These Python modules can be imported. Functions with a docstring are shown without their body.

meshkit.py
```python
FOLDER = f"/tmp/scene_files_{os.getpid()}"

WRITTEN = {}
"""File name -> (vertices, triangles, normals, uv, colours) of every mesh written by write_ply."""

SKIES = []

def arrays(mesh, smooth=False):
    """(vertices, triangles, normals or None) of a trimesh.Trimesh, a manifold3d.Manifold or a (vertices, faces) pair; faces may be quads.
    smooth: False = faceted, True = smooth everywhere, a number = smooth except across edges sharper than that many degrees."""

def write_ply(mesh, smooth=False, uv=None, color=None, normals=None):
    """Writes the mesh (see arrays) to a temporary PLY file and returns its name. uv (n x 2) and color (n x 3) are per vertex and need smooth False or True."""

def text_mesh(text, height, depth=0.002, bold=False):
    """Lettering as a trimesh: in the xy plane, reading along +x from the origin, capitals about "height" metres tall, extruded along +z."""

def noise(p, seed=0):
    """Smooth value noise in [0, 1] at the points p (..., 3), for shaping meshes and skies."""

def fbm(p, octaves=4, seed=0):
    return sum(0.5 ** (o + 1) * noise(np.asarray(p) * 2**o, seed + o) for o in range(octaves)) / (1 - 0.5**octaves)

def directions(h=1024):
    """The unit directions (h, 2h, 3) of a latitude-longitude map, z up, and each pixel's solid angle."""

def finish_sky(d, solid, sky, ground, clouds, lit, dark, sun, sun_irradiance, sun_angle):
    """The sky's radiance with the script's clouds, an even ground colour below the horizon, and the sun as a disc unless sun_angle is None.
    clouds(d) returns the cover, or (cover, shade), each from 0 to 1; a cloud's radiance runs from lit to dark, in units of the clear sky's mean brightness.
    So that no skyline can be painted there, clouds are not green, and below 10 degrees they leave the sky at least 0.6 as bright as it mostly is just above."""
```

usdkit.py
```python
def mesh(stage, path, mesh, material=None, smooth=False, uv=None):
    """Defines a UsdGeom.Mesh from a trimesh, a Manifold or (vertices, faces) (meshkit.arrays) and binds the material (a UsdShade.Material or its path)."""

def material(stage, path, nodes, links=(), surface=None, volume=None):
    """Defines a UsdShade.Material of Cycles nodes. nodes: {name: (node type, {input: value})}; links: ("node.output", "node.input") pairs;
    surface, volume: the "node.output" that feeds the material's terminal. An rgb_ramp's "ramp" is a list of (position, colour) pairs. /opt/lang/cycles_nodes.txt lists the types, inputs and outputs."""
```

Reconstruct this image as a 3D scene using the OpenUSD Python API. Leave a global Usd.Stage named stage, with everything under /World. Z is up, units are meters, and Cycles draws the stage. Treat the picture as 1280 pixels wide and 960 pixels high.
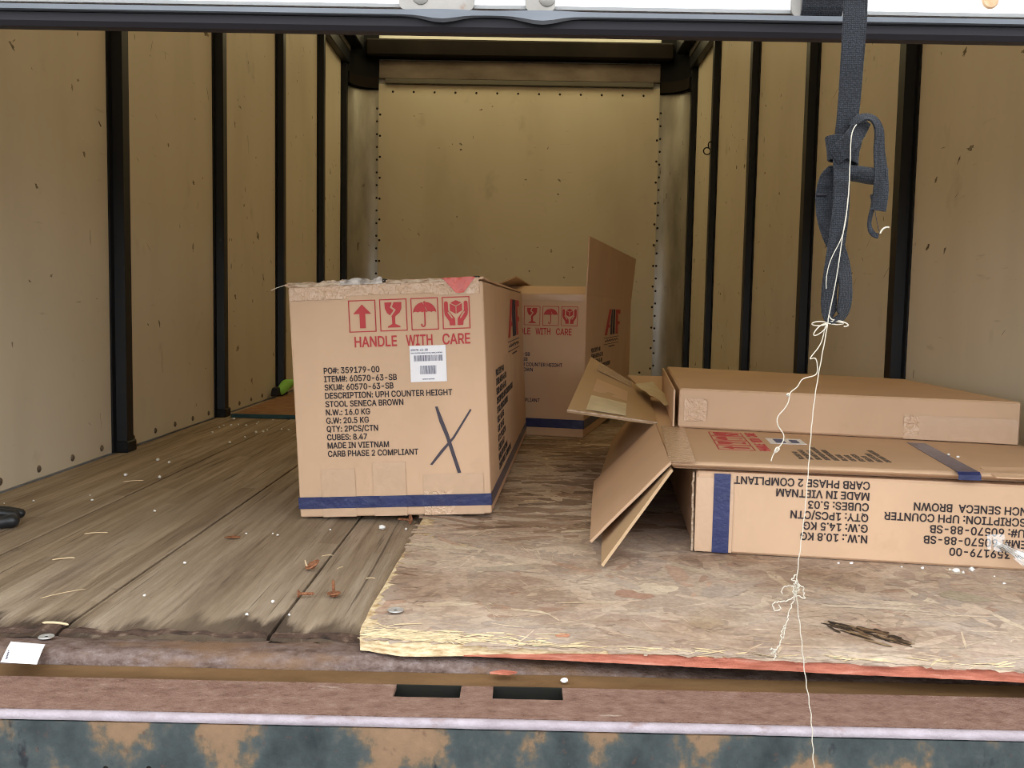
import math, random
import numpy as np
import trimesh
import manifold3d as m3
from shapely.geometry import Polygon, LineString, Point, box as sbox
from shapely import affinity
from shapely.ops import unary_union
from scipy.interpolate import CubicSpline
from pxr import Usd, UsdGeom, UsdLux, UsdShade, Gf, Sdf, Vt
import usdkit, meshkit

stage = Usd.Stage.CreateInMemory()
UsdGeom.SetStageUpAxis(stage, UsdGeom.Tokens.z)
UsdGeom.SetStageMetersPerUnit(stage, 1.0)
UsdGeom.Xform.Define(stage, '/World')
rng = np.random.default_rng(7)
V = lambda *a: np.array(a, float)

# ------------------------------------------------------------------ camera, sky, exposure
def camera(f_px, pitch, yaw, roll, eye):
    fwd = V(-math.sin(yaw), math.cos(yaw), 0); right = V(math.cos(yaw), math.sin(yaw), 0); up = V(0, 0, 1)
    f2 = fwd*math.cos(pitch) - up*math.sin(pitch); u2 = up*math.cos(pitch) + fwd*math.sin(pitch)
    r3 = right*math.cos(roll) + u2*math.sin(roll); u3 = u2*math.cos(roll) - right*math.sin(roll)
    cam = UsdGeom.Camera.Define(stage, '/World/Camera')
    m = Gf.Matrix4d(*[*r3, 0, *u3, 0, *(-f2), 0, *eye, 1])
    cam.AddTransformOp().Set(m)
    cam.CreateHorizontalApertureAttr(36.0); cam.CreateVerticalApertureAttr(27.0)
    cam.CreateFocalLengthAttr(36.0*f_px/1280)
    cam.CreateClippingRangeAttr(Gf.Vec2f(0.01, 200))
    return cam
cam = camera(1163.9, .07876, .00762, .01854, (.0368, 0, .4393))
cam.CreateExposureAttr(0.0)
SKY = 1.0
sky = UsdLux.DomeLight.Define(stage, '/World/overcast_sky')
sky.CreateIntensityAttr(SKY); sky.CreateColorAttr(Gf.Vec3f(.97, 1.0, 1.03))

# ------------------------------------------------------------------ materials
def mat(name, stops, scale=(1, 1, 1), ns=6, detail=5, rough=.6, metal=0., bump=0., bns=80, bscale=(1, 1, 1), spec=.3,
        dirt=(), coords='pos', nrough=.55, coat=0., extra=None):
    """noise ramp base colour; dirt: list of (colour, scale, noise scale, lo, hi, amount)."""
    n, l = {}, []
    if coords == 'pos':
        n['g'] = ('geometry', {}); src = 'g.position'
    else:
        n['g'] = ('texture_coordinate', {}); src = 'g.object'
    n['m'] = ('mapping', {'scale': scale}); l.append((src, 'm.vector'))
    n['n'] = ('noise_texture', {'scale': ns, 'detail': detail, 'roughness': nrough}); l.append(('m.vector', 'n.vector'))
    n['r'] = ('rgb_ramp', {'ramp': stops}); l.append(('n.fac', 'r.fac'))
    out = 'r.color'
    if extra: out = extra(n, l, src, out)
    for i, (c, sc, s, lo, hi, am) in enumerate(dirt):
        a, b, d, e = f'dm{i}', f'dn{i}', f'dr{i}', f'dx{i}'
        n[a] = ('mapping', {'scale': sc, 'location': (3.1*i+1.7, 1.3*i, .7*i)}); l.append((src, a+'.vector'))
        n[b] = ('noise_texture', {'scale': s, 'detail': 5, 'roughness': .6}); l.append((a+'.vector', b+'.vector'))
        n[d] = ('map_range', {'from_min': lo, 'from_max': hi, 'to_min': 0, 'to_max': am, 'clamp': True}); l.append((b+'.fac', d+'.value'))
        n[e] = ('mix', {'color2': c}); l += [(d+'.result', e+'.fac'), (out, e+'.color1')]; out = e+'.color'
    p = {'roughness': rough, 'metallic': metal, 'specular_ior_level': spec, 'coat_weight': coat}
    n['p'] = ('principled_bsdf', p); l.append((out, 'p.base_color'))
    if bump:
        n['bm'] = ('mapping', {'scale': bscale}); l.append((src, 'bm.vector'))
        n['bn'] = ('noise_texture', {'scale': bns, 'detail': 4, 'roughness': .6}); l.append(('bm.vector', 'bn.vector'))
        n['b'] = ('bump', {'strength': min(1, bump), 'distance': .002}); l += [('bn.fac', 'b.height'), ('b.normal', 'p.normal')]
    return usdkit.material(stage, '/World/Looks/'+name, n, l, surface='p.BSDF')

def flat(name, c, **k):
    c = np.array(c)
    return mat(name, [(0, c*.94), (1, c*1.06)], **k)

M = {}
K = np.array([.60, .405, .265])
M['kraft'] = mat('kraft', [(.3, K*.93), (.7, K*1.05)], scale=(1, 1, .6), ns=5, rough=.62, spec=.25, bump=.12, bns=60, coords='obj',
                 dirt=[((.42, .27, .165), (1, 1, 1), 9, .62, .8, .35)])
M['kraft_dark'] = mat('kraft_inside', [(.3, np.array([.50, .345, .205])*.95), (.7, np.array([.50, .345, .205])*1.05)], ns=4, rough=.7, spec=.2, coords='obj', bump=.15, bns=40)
M['kraft_edge'] = mat('kraft_torn_edge', [(.35, (.62, .5, .38)), (.65, (.30, .19, .11))], scale=(1, 1, 4), ns=60, rough=.8, coords='obj')
M['wall'] = mat('cream_painted_plywood', [(.25, (.57, .505, .39)), (.5, (.65, .58, .46)), (.8, (.685, .62, .50))], scale=(1, 1, .35), ns=2.6, detail=7, rough=.5, spec=.35, bump=.1, bns=14,
                dirt=[((.30, .25, .155), (1, 1.0, .8), 5.5, .62, .78, .40), ((.10, .075, .05), (1, 1, .5), 26, .73, .78, .55), ((.34, .29, .20), (1, 1.2, 9), 7, .66, .74, .35)])
M['post'] = flat('black_painted_steel', (.0075, .008, .010), ns=20, rough=.42, spec=.3, dirt=[((.10, .08, .06), (1, 1, .6), 30, .68, .76, .5)])
M['galv'] = mat('galvanised_sheet', [(.3, (.32, .31, .28)), (.7, (.56, .54, .50))], scale=(1, 1, .3), ns=9, rough=.38, metal=.85, bump=.1, bns=30,
                dirt=[((.10, .07, .05), (1, 1, .4), 22, .66, .74, .8)])
M['header'] = mat('dull_header_sheet', [(.3, (.12, .095, .08)), (.7, (.25, .21, .185))], scale=(.5, 1, 1), ns=7, rough=.36, metal=.85, bump=.1, bns=20)
M['beam'] = mat('dark_brown_beam', [(.3, (.009, .007, .006)), (.7, (.02, .015, .012))], ns=5, rough=.8, spec=.08)
M['cap'] = flat('matt_black_casting', (.006, .006, .007), rough=.7, spec=.1)
M['rail_lip'] = flat('pale_dull_rail', (.12, .11, .09), rough=.5, ns=12)
M['screw'] = flat('dark_screw_head', (.02, .016, .012), rough=.5, metal=.3, ns=60)
M['bolt'] = mat('rusty_bolt_head', [(.35, (.07, .05, .035)), (.65, (.22, .17, .12))], ns=120, rough=.6, metal=.3)
M['white_door'] = mat('white_door_paint', [(.3, (.80, .80, .79)), (.7, (.86, .86, .85))], ns=4, rough=.35, spec=.4, dirt=[((.55, .38, .22), (1, 1, 1), 14, .70, .8, .5)])
M['alu'] = mat('dull_aluminium', [(.3, (.10, .112, .13)), (.7, (.175, .19, .215))], scale=(.3, 1, 1), ns=12, rough=.5, metal=.0, bump=.08)
M['rubber'] = flat('black_rubber', (.014, .012, .016), rough=.6, ns=30)
M['latch'] = mat('rusted_plated_steel', [(.3, (.24, .225, .20)), (.6, (.33, .31, .285))], ns=18, rough=.45, metal=.35, dirt=[((.22, .10, .05), (1, 1, 1), 26, .58, .7, .8)])
M['webbing'] = None
M['steel_lip'] = mat('scaly_rusted_lip', [(.28, (.045, .025, .018)), (.45, (.13, .085, .07)), (.6, (.20, .15, .135)), (.75, (.33, .27, .27))], scale=(.7, 1, 1), ns=75, detail=9, nrough=.72, rough=.6, metal=.1, bump=1, bns=260, dirt=[((.20, .115, .06), (.4, 1, 1), 14, .52, .66, .8)])
M['groove'] = mat('wet_brown_groove', [(.3, (.085, .045, .018)), (.7, (.19, .11, .05))], scale=(.3, 1, 1), ns=20, rough=.5, bump=.5)
M['plate'] = mat('pinkish_rust_plate', [(.28, (.10, .05, .036)), (.45, (.19, .108, .08)), (.6, (.24, .15, .115)), (.75, (.34, .23, .18))], scale=(.7, 1, 1), ns=70, detail=9, nrough=.75, rough=.7, metal=.0, bump=1, bns=300,
                 dirt=[((.55, .46, .38), (.4, 1, 1), 30, .68, .76, .6), ((.12, .06, .045), (.5, 1, 1), 12, .60, .75, .5)])
M['bar'] = mat('bright_worn_edge', [(.3, (.27, .225, .245)), (.7, (.40, .35, .385))], scale=(.5, 1, 1), ns=60, detail=7, rough=.55, metal=.1, bump=.5, bns=250, dirt=[((.20, .12, .10), (.5, 1, 1), 45, .58, .70, .7)])
M['face'] = mat('flaking_slate_paint', [(.28, (.018, .024, .026)), (.46, (.044, .054, .055)), (.50, (.062, .068, .064)), (.53, (.11, .085, .058)), (.56, (.19, .118, .068)), (.70, (.24, .145, .085)), (.82, (.12, .052, .03))], scale=(1, 1, .8), ns=13, detail=9, rough=.5, bump=.4, bns=90, nrough=.6,
                dirt=[((.012, .014, .018), (1, 1, .5), 24, .62, .68, .85), ((.25, .25, .25), (.6, 1, .4), 60, .70, .74, .5), ((.10, .045, .03), (1, 1, 1), 90, .62, .72, .5)])
M['slot'] = flat('dark_slot', (.009, .009, .006), rough=.8)
M['rust'] = mat('orange_rust', [(.3, (.14, .05, .022)), (.7, (.36, .16, .08))], ns=200, rough=.8, bump=.4, bns=400, coords='obj')
M['zinc'] = mat('zinc_washer', [(.3, (.42, .43, .42)), (.7, (.60, .61, .60))], ns=90, rough=.45, metal=.5, coords='obj', dirt=[((.35, .19, .11), (1, 1, 1), 120, .6, .7, .6)])
M['foam'] = flat('white_foam', (.82, .82, .80), rough=.9, coords='obj')
M['splinter'] = flat('pale_wood_splinter', (.68, .53, .33), rough=.8, coords='obj')
M['paper'] = flat('white_label_paper', (.84, .83, .86), rough=.6, coords='obj')
M['barcode'] = flat('barcode_ink', (.10, .10, .16), rough=.6)
M['red_ink'] = flat('red_ink', (.47, .055, .06), rough=.7, coords='obj', ns=60)
M['black_ink'] = flat('black_ink', (.032, .024, .026), rough=.7, coords='obj', ns=60)
M['worn_ink'] = flat('worn_black_ink', (.12, .085, .06), rough=.7)
M['navy_ink'] = flat('navy_ink', (.030, .028, .06), rough=.7, coords='obj', ns=60)
M['marker'] = flat('marker_ink', (.06, .05, .065), rough=.5, coords='obj')
M['blue'] = mat('blue_band_print', [(.3, (.018, .024, .085)), (.7, (.032, .042, .13))], ns=16, rough=.28, spec=.55, coords='obj', bump=.9, bns=45)
M['red_tape'] = mat('red_tape', [(.3, (.50, .05, .03)), (.7, (.66, .10, .055))], ns=40, rough=.25, spec=.6, bump=1, bns=60, coords='obj')
M['grey_tape'] = mat('crumpled_grey_tape', [(.35, (.22, .19, .17)), (.65, (.62, .56, .50))], ns=70, rough=.3, spec=.6, bump=1, bns=70, coords='obj')
M['twine'] = flat('white_twine', (.55, .50, .41), rough=.9, coords='obj', ns=300)
M['glove'] = mat('black_rubber_glove', [(.3, (.008, .009, .011)), (.7, (.018, .02, .023))], ns=30, rough=.4, spec=.4, coords='obj', bump=.4, bns=150)
M['lime'] = flat('lime_green_plastic', (.27, .62, .10), rough=.4, coords='obj')
M['teal'] = mat('teal_painted_edge', [(.3, (.012, .045, .055)), (.7, (.03, .085, .095))], ns=20, rough=.5)
M['old_osb'] = mat('brown_strand_board', [(.25, (.16, .075, .035)), (.5, (.28, .14, .07)), (.75, (.40, .24, .13))], scale=(1, 2.5, 1), ns=24, rough=.7)
M['sheeting'] = mat('pale_kraft_paper', [(.3, (.60, .52, .36)), (.7, (.72, .63, .46))], ns=20, rough=.5, coords='obj', bump=.5, bns=40)
M['asphalt'] = mat('asphalt', [(.3, (.16, .16, .155)), (.7, (.24, .24, .235))], ns=30, rough=.9)
M['roof_opaque'] = flat('cream_roof_panel', (.55, .50, .38), rough=.5)
M['shell'] = flat('truck_shell', (.6, .6, .58), rough=.5)

def tape_material(name, fac, tint, bump):
    return usdkit.material(stage, '/World/Looks/'+name, {
        'c': ('texture_coordinate', {}), 'mp': ('mapping', {'scale': (1, 1, .5)}),
        'n': ('noise_texture', {'scale': 38, 'detail': 2, 'roughness': .5}), 'b': ('bump', {'strength': bump, 'distance': .004}),
        't': ('transparent_bsdf', {'color': tint}), 'g': ('glossy_bsdf', {'color': (.9, .9, .9), 'roughness': .16}), 'x': ('mix_closure', {'fac': fac})},
        [('c.object', 'mp.vector'), ('mp.vector', 'n.vector'), ('n.fac', 'b.height'), ('b.normal', 'g.normal'), ('t.BSDF', 'x.closure1'), ('g.BSDF', 'x.closure2')], surface='x.closure')
def taped(name, k, bump, rough, scale):
    c = K*k
    return usdkit.material(stage, '/World/Looks/'+name, {
        'c': ('texture_coordinate', {}), 'n': ('noise_texture', {'scale': scale, 'detail': 3, 'roughness': .5, 'distortion': 1.2}), 'b': ('bump', {'strength': bump, 'distance': .006}),
        'r': ('rgb_ramp', {'ramp': [(.3, c*.97), (.7, c*1.03)]}), 'p': ('principled_bsdf', {'roughness': .5, 'specular_ior_level': .3, 'coat_weight': 1.0, 'coat_roughness': rough})},
        [('c.object', 'n.vector'), ('n.fac', 'b.height'), ('n.fac', 'r.fac'), ('r.color', 'p.base_color'), ('b.normal', 'p.coat_normal'), ('b.normal', 'p.normal')], surface='p.BSDF')
M['clear_tape'] = taped('clear_tape', .95, .12, .22, 30)
M['crinkled_tape'] = taped('crinkled_tape', 1.02, .9, .10, 75)
M['film'] = tape_material('stretch_film', .10, (.985, .985, .985), .2)

def roof_mat(name, lo, hi):
    return usdkit.material(stage, '/World/Looks/'+name, {
        'g': ('geometry', {}), 'n': ('noise_texture', {'scale': 4, 'detail': 4}), 'r': ('rgb_ramp', {'ramp': [(.3, lo), (.7, hi)]}),
        't': ('translucent_bsdf', {}), 'd': ('diffuse_bsdf', {'color': (.5, .45, .32)}), 'x': ('mix_closure', {'fac': .12})},
        [('g.position', 'n.vector'), ('n.fac', 'r.fac'), ('r.color', 't.color'), ('t.BSDF', 'x.closure1'), ('d.BSDF', 'x.closure2')], surface='x.closure')
M['roof'] = roof_mat('clear_roof_sheet', (.92, .73, .37), (.96, .79, .42))
M['roof_dimmed'] = roof_mat('dimmed_roof_sheet', (.225, .16, .075), (.29, .21, .10))  # unseen main roof; its transmission is lowered to cut the light inside

M['webbing'] = usdkit.material(stage, '/World/Looks/grey_webbing', {
    'c': ('texture_coordinate', {}), 'v': ('voronoi_texture', {'scale': 520, 'randomness': .35}),
    'r': ('rgb_ramp', {'ramp': [(.0, (.042, .047, .058)), (.40, (.014, .016, .021)), (.75, (.003, .0035, .005))]}),
    'n': ('noise_texture', {'scale': 25, 'detail': 4}), 'x': ('mix', {'mix_type': 'multiply', 'fac': .5}),
    'b': ('bump', {'strength': .8, 'distance': .001, 'invert': True}), 'p': ('principled_bsdf', {'roughness': .75, 'specular_ior_level': .25, 'sheen_weight': .1})},
    [('c.object', 'v.vector'), ('c.object', 'n.vector'), ('v.distance', 'r.fac'), ('r.color', 'x.color1'), ('n.color', 'x.color2'), ('v.distance', 'b.height'),
     ('b.normal', 'p.normal'), ('r.color', 'p.base_color')], surface='p.BSDF')

# weathered laminated plank: strips, finger joints, long streaks, dark rot near the open end
def plank_extra(n, l, src, out):
    n['sx'] = ('separate_xyz', {}); l.append((src, 'sx.vector'))
    n['k1'] = ('math', {'math_type': 'multiply', 'value2': 27.0}); l.append(('sx.x', 'k1.value1'))
    n['k2'] = ('math', {'math_type': 'floor'}); l.append(('k1.value', 'k2.value1'))
    n['w1'] = ('white_noise_texture', {'dimensions': '1D'}); l.append(('k2.value', 'w1.w'))
    n['y1'] = ('math', {'math_type': 'multiply_add', 'value2': .9}); l += [('sx.y', 'y1.value1'), ('w1.value', 'y1.value3')]
    n['y2'] = ('math', {'math_type': 'floor'}); l.append(('y1.value', 'y2.value1'))
    n['cv'] = ('combine_xyz', {}); l += [('k2.value', 'cv.x'), ('y2.value', 'cv.y')]
    n['w2'] = ('white_noise_texture', {'dimensions': '3D'}); l.append(('cv.vector', 'w2.vector'))
    n['wr'] = ('rgb_ramp', {'ramp': [(0, (.62, .57, .50)), (.25, (.85, .81, .75)), (.7, (1, 1, 1)), (1, (1.06, 1.0, .90))]}); l.append(('w2.value', 'wr.fac'))
    # rotted, water-stained ends with streaks running up the grain
    n['rm'] = ('mapping', {'scale': (30, 3.2, 1)}); l.append((src, 'rm.vector'))
    n['rn'] = ('noise_texture', {'scale': 1.0, 'detail': 6, 'roughness': .62}); l.append(('rm.vector', 'rn.vector'))
    n['rm2'] = ('mapping', {'scale': (7, 1.5, 1)}); l.append((src, 'rm2.vector'))
    n['rn2'] = ('noise_texture', {'scale': 1.0, 'detail': 2}); l.append(('rm2.vector', 'rn2.vector'))
    n['ry'] = ('map_range', {'from_min': 1.20, 'from_max': 1.36, 'to_min': .40, 'to_max': -.28, 'clamp': True}); l.append(('sx.y', 'ry.value'))
    n['ra'] = ('math', {'math_type': 'add'}); l += [('ry.result', 'ra.value1'), ('rn.fac', 'ra.value2')]
    n['rb'] = ('math', {'math_type': 'multiply_add', 'value2': .9}); l += [('rn2.fac', 'rb.value1'), ('ra.value', 'rb.value3')]
    n['rq'] = ('map_range', {'from_min': 1.02, 'from_max': 1.18, 'to_min': 0, 'to_max': .92, 'clamp': True}); l.append(('rb.value', 'rq.value'))
    n['wm'] = ('mix', {'mix_type': 'multiply', 'fac': .75}); l += [(out, 'wm.color1'), ('wr.color', 'wm.color2')]
    n['rx'] = ('mix', {'color2': (.042, .026, .019)}); l += [('rq.result', 'rx.fac'), ('wm.color', 'rx.color1')]
    return 'rx.color'
M['plank'] = mat('weathered_oak_plank', [(.22, (.13, .092, .062)), (.40, (.295, .23, .165)), (.55, (.40, .325, .245)), (.8, (.50, .42, .325))], scale=(26, 1.0, 1), ns=2.6, detail=10, nrough=.68, rough=.75, spec=.2, bump=1, bns=60, bscale=(8, .35, 1), extra=plank_extra,
                 dirt=[((.15, .105, .075), (7, .7, 1), 1.7, .55, .70, .8), ((.07, .048, .035), (30, 1.1, 1), 3, .62, .70, .7), ((.27, .21, .145), (1, .5, 1), 3.2, .48, .68, .45), ((.56, .49, .41), (12, .5, 1), 4, .66, .8, .45), ((.09, .07, .055), (1, .8, 1), 11, .68, .76, .5), ((.085, .062, .045), (85, 1.0, 1), 1.6, .63, .67, .75)])
M['rot'] = mat('dark_rotten_wood', [(.3, (.018, .013, .010)), (.55, (.085, .05, .035)), (.75, (.26, .19, .14))], scale=(1, .7, 1), ns=40, detail=7, rough=.85, bump=1, bns=200)
def attr_mat(name, rough=.75, bump=.3, stain=.0):
    n = {'a': ('attribute', {'attribute': 'tone'}), 'g': ('geometry', {}), 'mp': ('mapping', {'scale': (1, 1.3, 1)}),
         'n': ('noise_texture', {'scale': 3.1, 'detail': 6, 'roughness': .6}), 'r': ('rgb_ramp', {'ramp': [(.3, (.40, .30, .24)), (.42, (.72, .64, .58)), (.55, (1, 1, 1))]}),
         'x': ('mix', {'mix_type': 'multiply', 'fac': stain}),
         'n2': ('noise_texture', {'scale': 150, 'detail': 4}), 'r2': ('rgb_ramp', {'ramp': [(.3, (.78, .76, .74)), (.7, (1.1, 1.1, 1.1))]}), 'x2': ('mix', {'mix_type': 'multiply', 'fac': .8}),
         'b': ('bump', {'strength': bump, 'distance': .002}), 'p': ('principled_bsdf', {'roughness': rough, 'specular_ior_level': .25})}
    return usdkit.material(stage, '/World/Looks/'+name, n, [('g.position', 'mp.vector'), ('mp.vector', 'n.vector'), ('n.fac', 'r.fac'), ('g.position', 'n2.vector'), ('n2.fac', 'r2.fac'), ('a.color', 'x.color1'), ('r.color', 'x.color2'),
         ('x.color', 'x2.color1'), ('r2.color', 'x2.color2'), ('x2.color', 'p.base_color'), ('n2.fac', 'b.height'), ('b.normal', 'p.normal')], surface='p.BSDF')
M['strand'] = attr_mat('wood_strands', stain=.9)
M['osb_side'] = mat('pale_broken_strands', [(.3, (.42, .27, .13)), (.55, (.72, .58, .36)), (.75, (.82, .72, .52))], scale=(1, 1, 5), ns=60, rough=.85, bump=.8, bns=150)
M['red_edge'] = mat('red_edge_paint', [(.3, (.30, .085, .05)), (.55, (.50, .17, .11)), (.75, (.62, .30, .22))], scale=(.5, 1, 4), ns=50, detail=6, rough=.7, bump=.7, bns=160,
                    dirt=[((.10, .07, .08), (1, .01, .01), 5.5, .66, .70, .75), ((.75, .68, .64), (1, .01, .5), 9, .66, .73, .8)])

# ------------------------------------------------------------------ scene helpers
used = {}
def path_for(parent, name):
    k = (parent, name); c = used.get(k, 0); used[k] = c+1
    return f'{parent}/{name}' + (f'_{c:03d}' if c else '')

MATRIX = {'/World': np.eye(4)}
def tag(prim, label=None, category=None, group=None, kind=None):
    p = prim.GetPrim() if hasattr(prim, 'GetPrim') else prim
    for k, v in (('label', label), ('category', category), ('group', group), ('kind', kind)):
        if v: p.SetCustomDataByKey(k, v)
    return p

def thing(name, label=None, category=None, loc=(0, 0, 0), R=None, group=None, kind=None):
    p = path_for('/World', name)
    x = UsdGeom.Xform.Define(stage, p)
    m = np.eye(4); m[:3, 3] = loc
    if R is not None: m[:3, :3] = R
    x.AddTransformOp().Set(Gf.Matrix4d(*m.T.ravel().tolist()))
    MATRIX[p] = m
    tag(x, label, category, group, kind)
    return p

def part(parent, name, mesh, material, smooth=False, world=False, label=None, kind=None, tone=None):
    """one Mesh prim under its thing (or under a part of it)."""
    p = path_for(parent, name)
    if hasattr(mesh, 'to_mesh'): mesh = meshkit.arrays(mesh); mesh = trimesh.Trimesh(mesh[0], mesh[1], process=False)
    top = '/'.join(parent.split('/')[:3])
    if world:
        mesh = mesh.copy(); mesh.apply_transform(np.linalg.inv(MATRIX[top]))
    g = usdkit.mesh(stage, p, mesh, M[material] if isinstance(material, str) else material, smooth=smooth)
    if tone is not None:
        UsdGeom.PrimvarsAPI(g).CreatePrimvar('tone', Sdf.ValueTypeNames.Color3fArray, 'vertex').Set(Vt.Vec3fArray.FromNumpy(np.asarray(tone, np.float32)))
    tag(g, label, None, None, kind)
    return p

def single(name, mesh, material, label, category, group=None, smooth=False, kind=None):
    """a thing that is one mesh, its origin at the middle of its base."""
    b = mesh.bounds; base = V((b[0, 0]+b[1, 0])/2, (b[0, 1]+b[1, 1])/2, b[0, 2])
    p = path_for('/World', name); m = mesh.copy(); m.apply_translation(-base)
    g = usdkit.mesh(stage, p, m, M[material], smooth=smooth)
    UsdGeom.Xformable(g).AddTranslateOp().Set(Gf.Vec3d(*base.tolist()))
    tag(g, label, category, group, kind)
    return p

# ------------------------------------------------------------------ shape helpers
def tri(man):
    v, f, _ = meshkit.arrays(man); return trimesh.Trimesh(v, f, process=False)
def rbox(x0, x1, y0, y1, z0, z1, r=.003):
    r = min(r, abs(x1-x0)/2.01, abs(y1-y0)/2.01, abs(z1-z0)/2.01)
    pts = []
    for x, sx in ((x0, 1), (x1, -1)):
        for y, sy in ((y0, 1), (y1, -1)):
            for z, sz in ((z0, 1), (z1, -1)):
                pts += [(x, y+sy*r, z+sz*r), (x+sx*r, y, z+sz*r), (x+sx*r, y+sy*r, z)]
    return tri(m3.Manifold.hull_points(np.array(pts)))
def prism(corners, r=.004):
    c = np.asarray(corners, float); mid = c.mean(0); pts = []
    for p in c:
        d = np.sign(mid-p)*r
        pts += [p+d*[0, 1, 1], p+d*[1, 0, 1], p+d*[1, 1, 0]]
    return tri(m3.Manifold.hull_points(np.array(pts)))
def cat(ms): return trimesh.util.concatenate(ms)
def noise3(p, s, seed=0): return meshkit.fbm(np.asarray(p)*s+31.7, 4, seed)-.5
def plate(c, t=.005, nu=8, nv=8, warp=0., seed=0, fn=None):
    """a sheet between four corners (c00, c10, c11, c01), t thick, normal c10 x c01."""
    c = np.asarray(c, float)
    u, v = np.meshgrid(np.linspace(0, 1, nu+1), np.linspace(0, 1, nv+1), indexing='ij')
    P = (c[0]*((1-u)*(1-v))[..., None] + c[1]*(u*(1-v))[..., None] + c[2]*(u*v)[..., None] + c[3]*((1-u)*v)[..., None])
    if fn is not None: P = fn(P, u, v)
    n = np.cross(np.gradient(P, axis=0), np.gradient(P, axis=1)); n /= np.linalg.norm(n, axis=-1, keepdims=True)
    if warp: P = P + n*(noise3(P, 6, seed)*warp*2)[..., None]
    A, B = (P+n*t/2).reshape(-1, 3), (P-n*t/2).reshape(-1, 3)
    i = np.arange((nu+1)*(nv+1)).reshape(nu+1, nv+1); N = i.size; q = []
    a, b, cc, d = i[:-1, :-1].ravel(), i[1:, :-1].ravel(), i[1:, 1:].ravel(), i[:-1, 1:].ravel()
    q.append(np.stack([a, b, cc, d], 1)); q.append(np.stack([a, d, cc, b], 1)+N)
    for e in (i[:, 0], i[-1, :], i[::-1, -1], i[0, ::-1]):
        q.append(np.stack([e[:-1], e[:-1]+N, e[1:]+N, e[1:]], 1))
    v_, f_, _ = meshkit.arrays((np.vstack([A, B]), np.vstack(q)))
    return trimesh.Trimesh(v_, f_, process=False)
def smooth_path(pts, n=60):
    pts = np.asarray(pts, float); d = np.r_[0, np.cumsum(np.linalg.norm(np.diff(pts, axis=0), axis=1))]
    return CubicSpline(d, pts)(np.linspace(0, d[-1], n))
def tube(path, r, k=8):
    path = np.asarray(path, float); r = np.broadcast_to(r, len(path))
    t = np.gradient(path, axis=0); t /= np.linalg.norm(t, axis=1, keepdims=True)
    nrm = np.cross(t[0], [0.3, .2, 1]); nrm /= np.linalg.norm(nrm); V_ = []
    for i in range(len(path)):
        nrm = nrm - t[i]*(nrm@t[i]); nrm /= np.linalg.norm(nrm); b = np.cross(t[i], nrm)
        a = np.arange(k)*2*np.pi/k
        V_.append(path[i]+r[i]*(np.cos(a)[:, None]*nrm+np.sin(a)[:, None]*b))
    V_ = np.vstack(V_); f = []
    for i in range(len(path)-1):
        for j in range(k):
            a, b = i*k+j, i*k+(j+1) % k; f += [[a, b, b+k], [a, b+k, a+k]]
    c0, c1 = len(V_), len(V_)+1; V_ = np.vstack([V_, path[:1], path[-1:]]); e = (len(path)-1)*k
    for j in range(k): f += [[c0, (j+1) % k, j], [c1, e+j, e+(j+1) % k]]
    return trimesh.Trimesh(V_, f, process=False)
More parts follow.
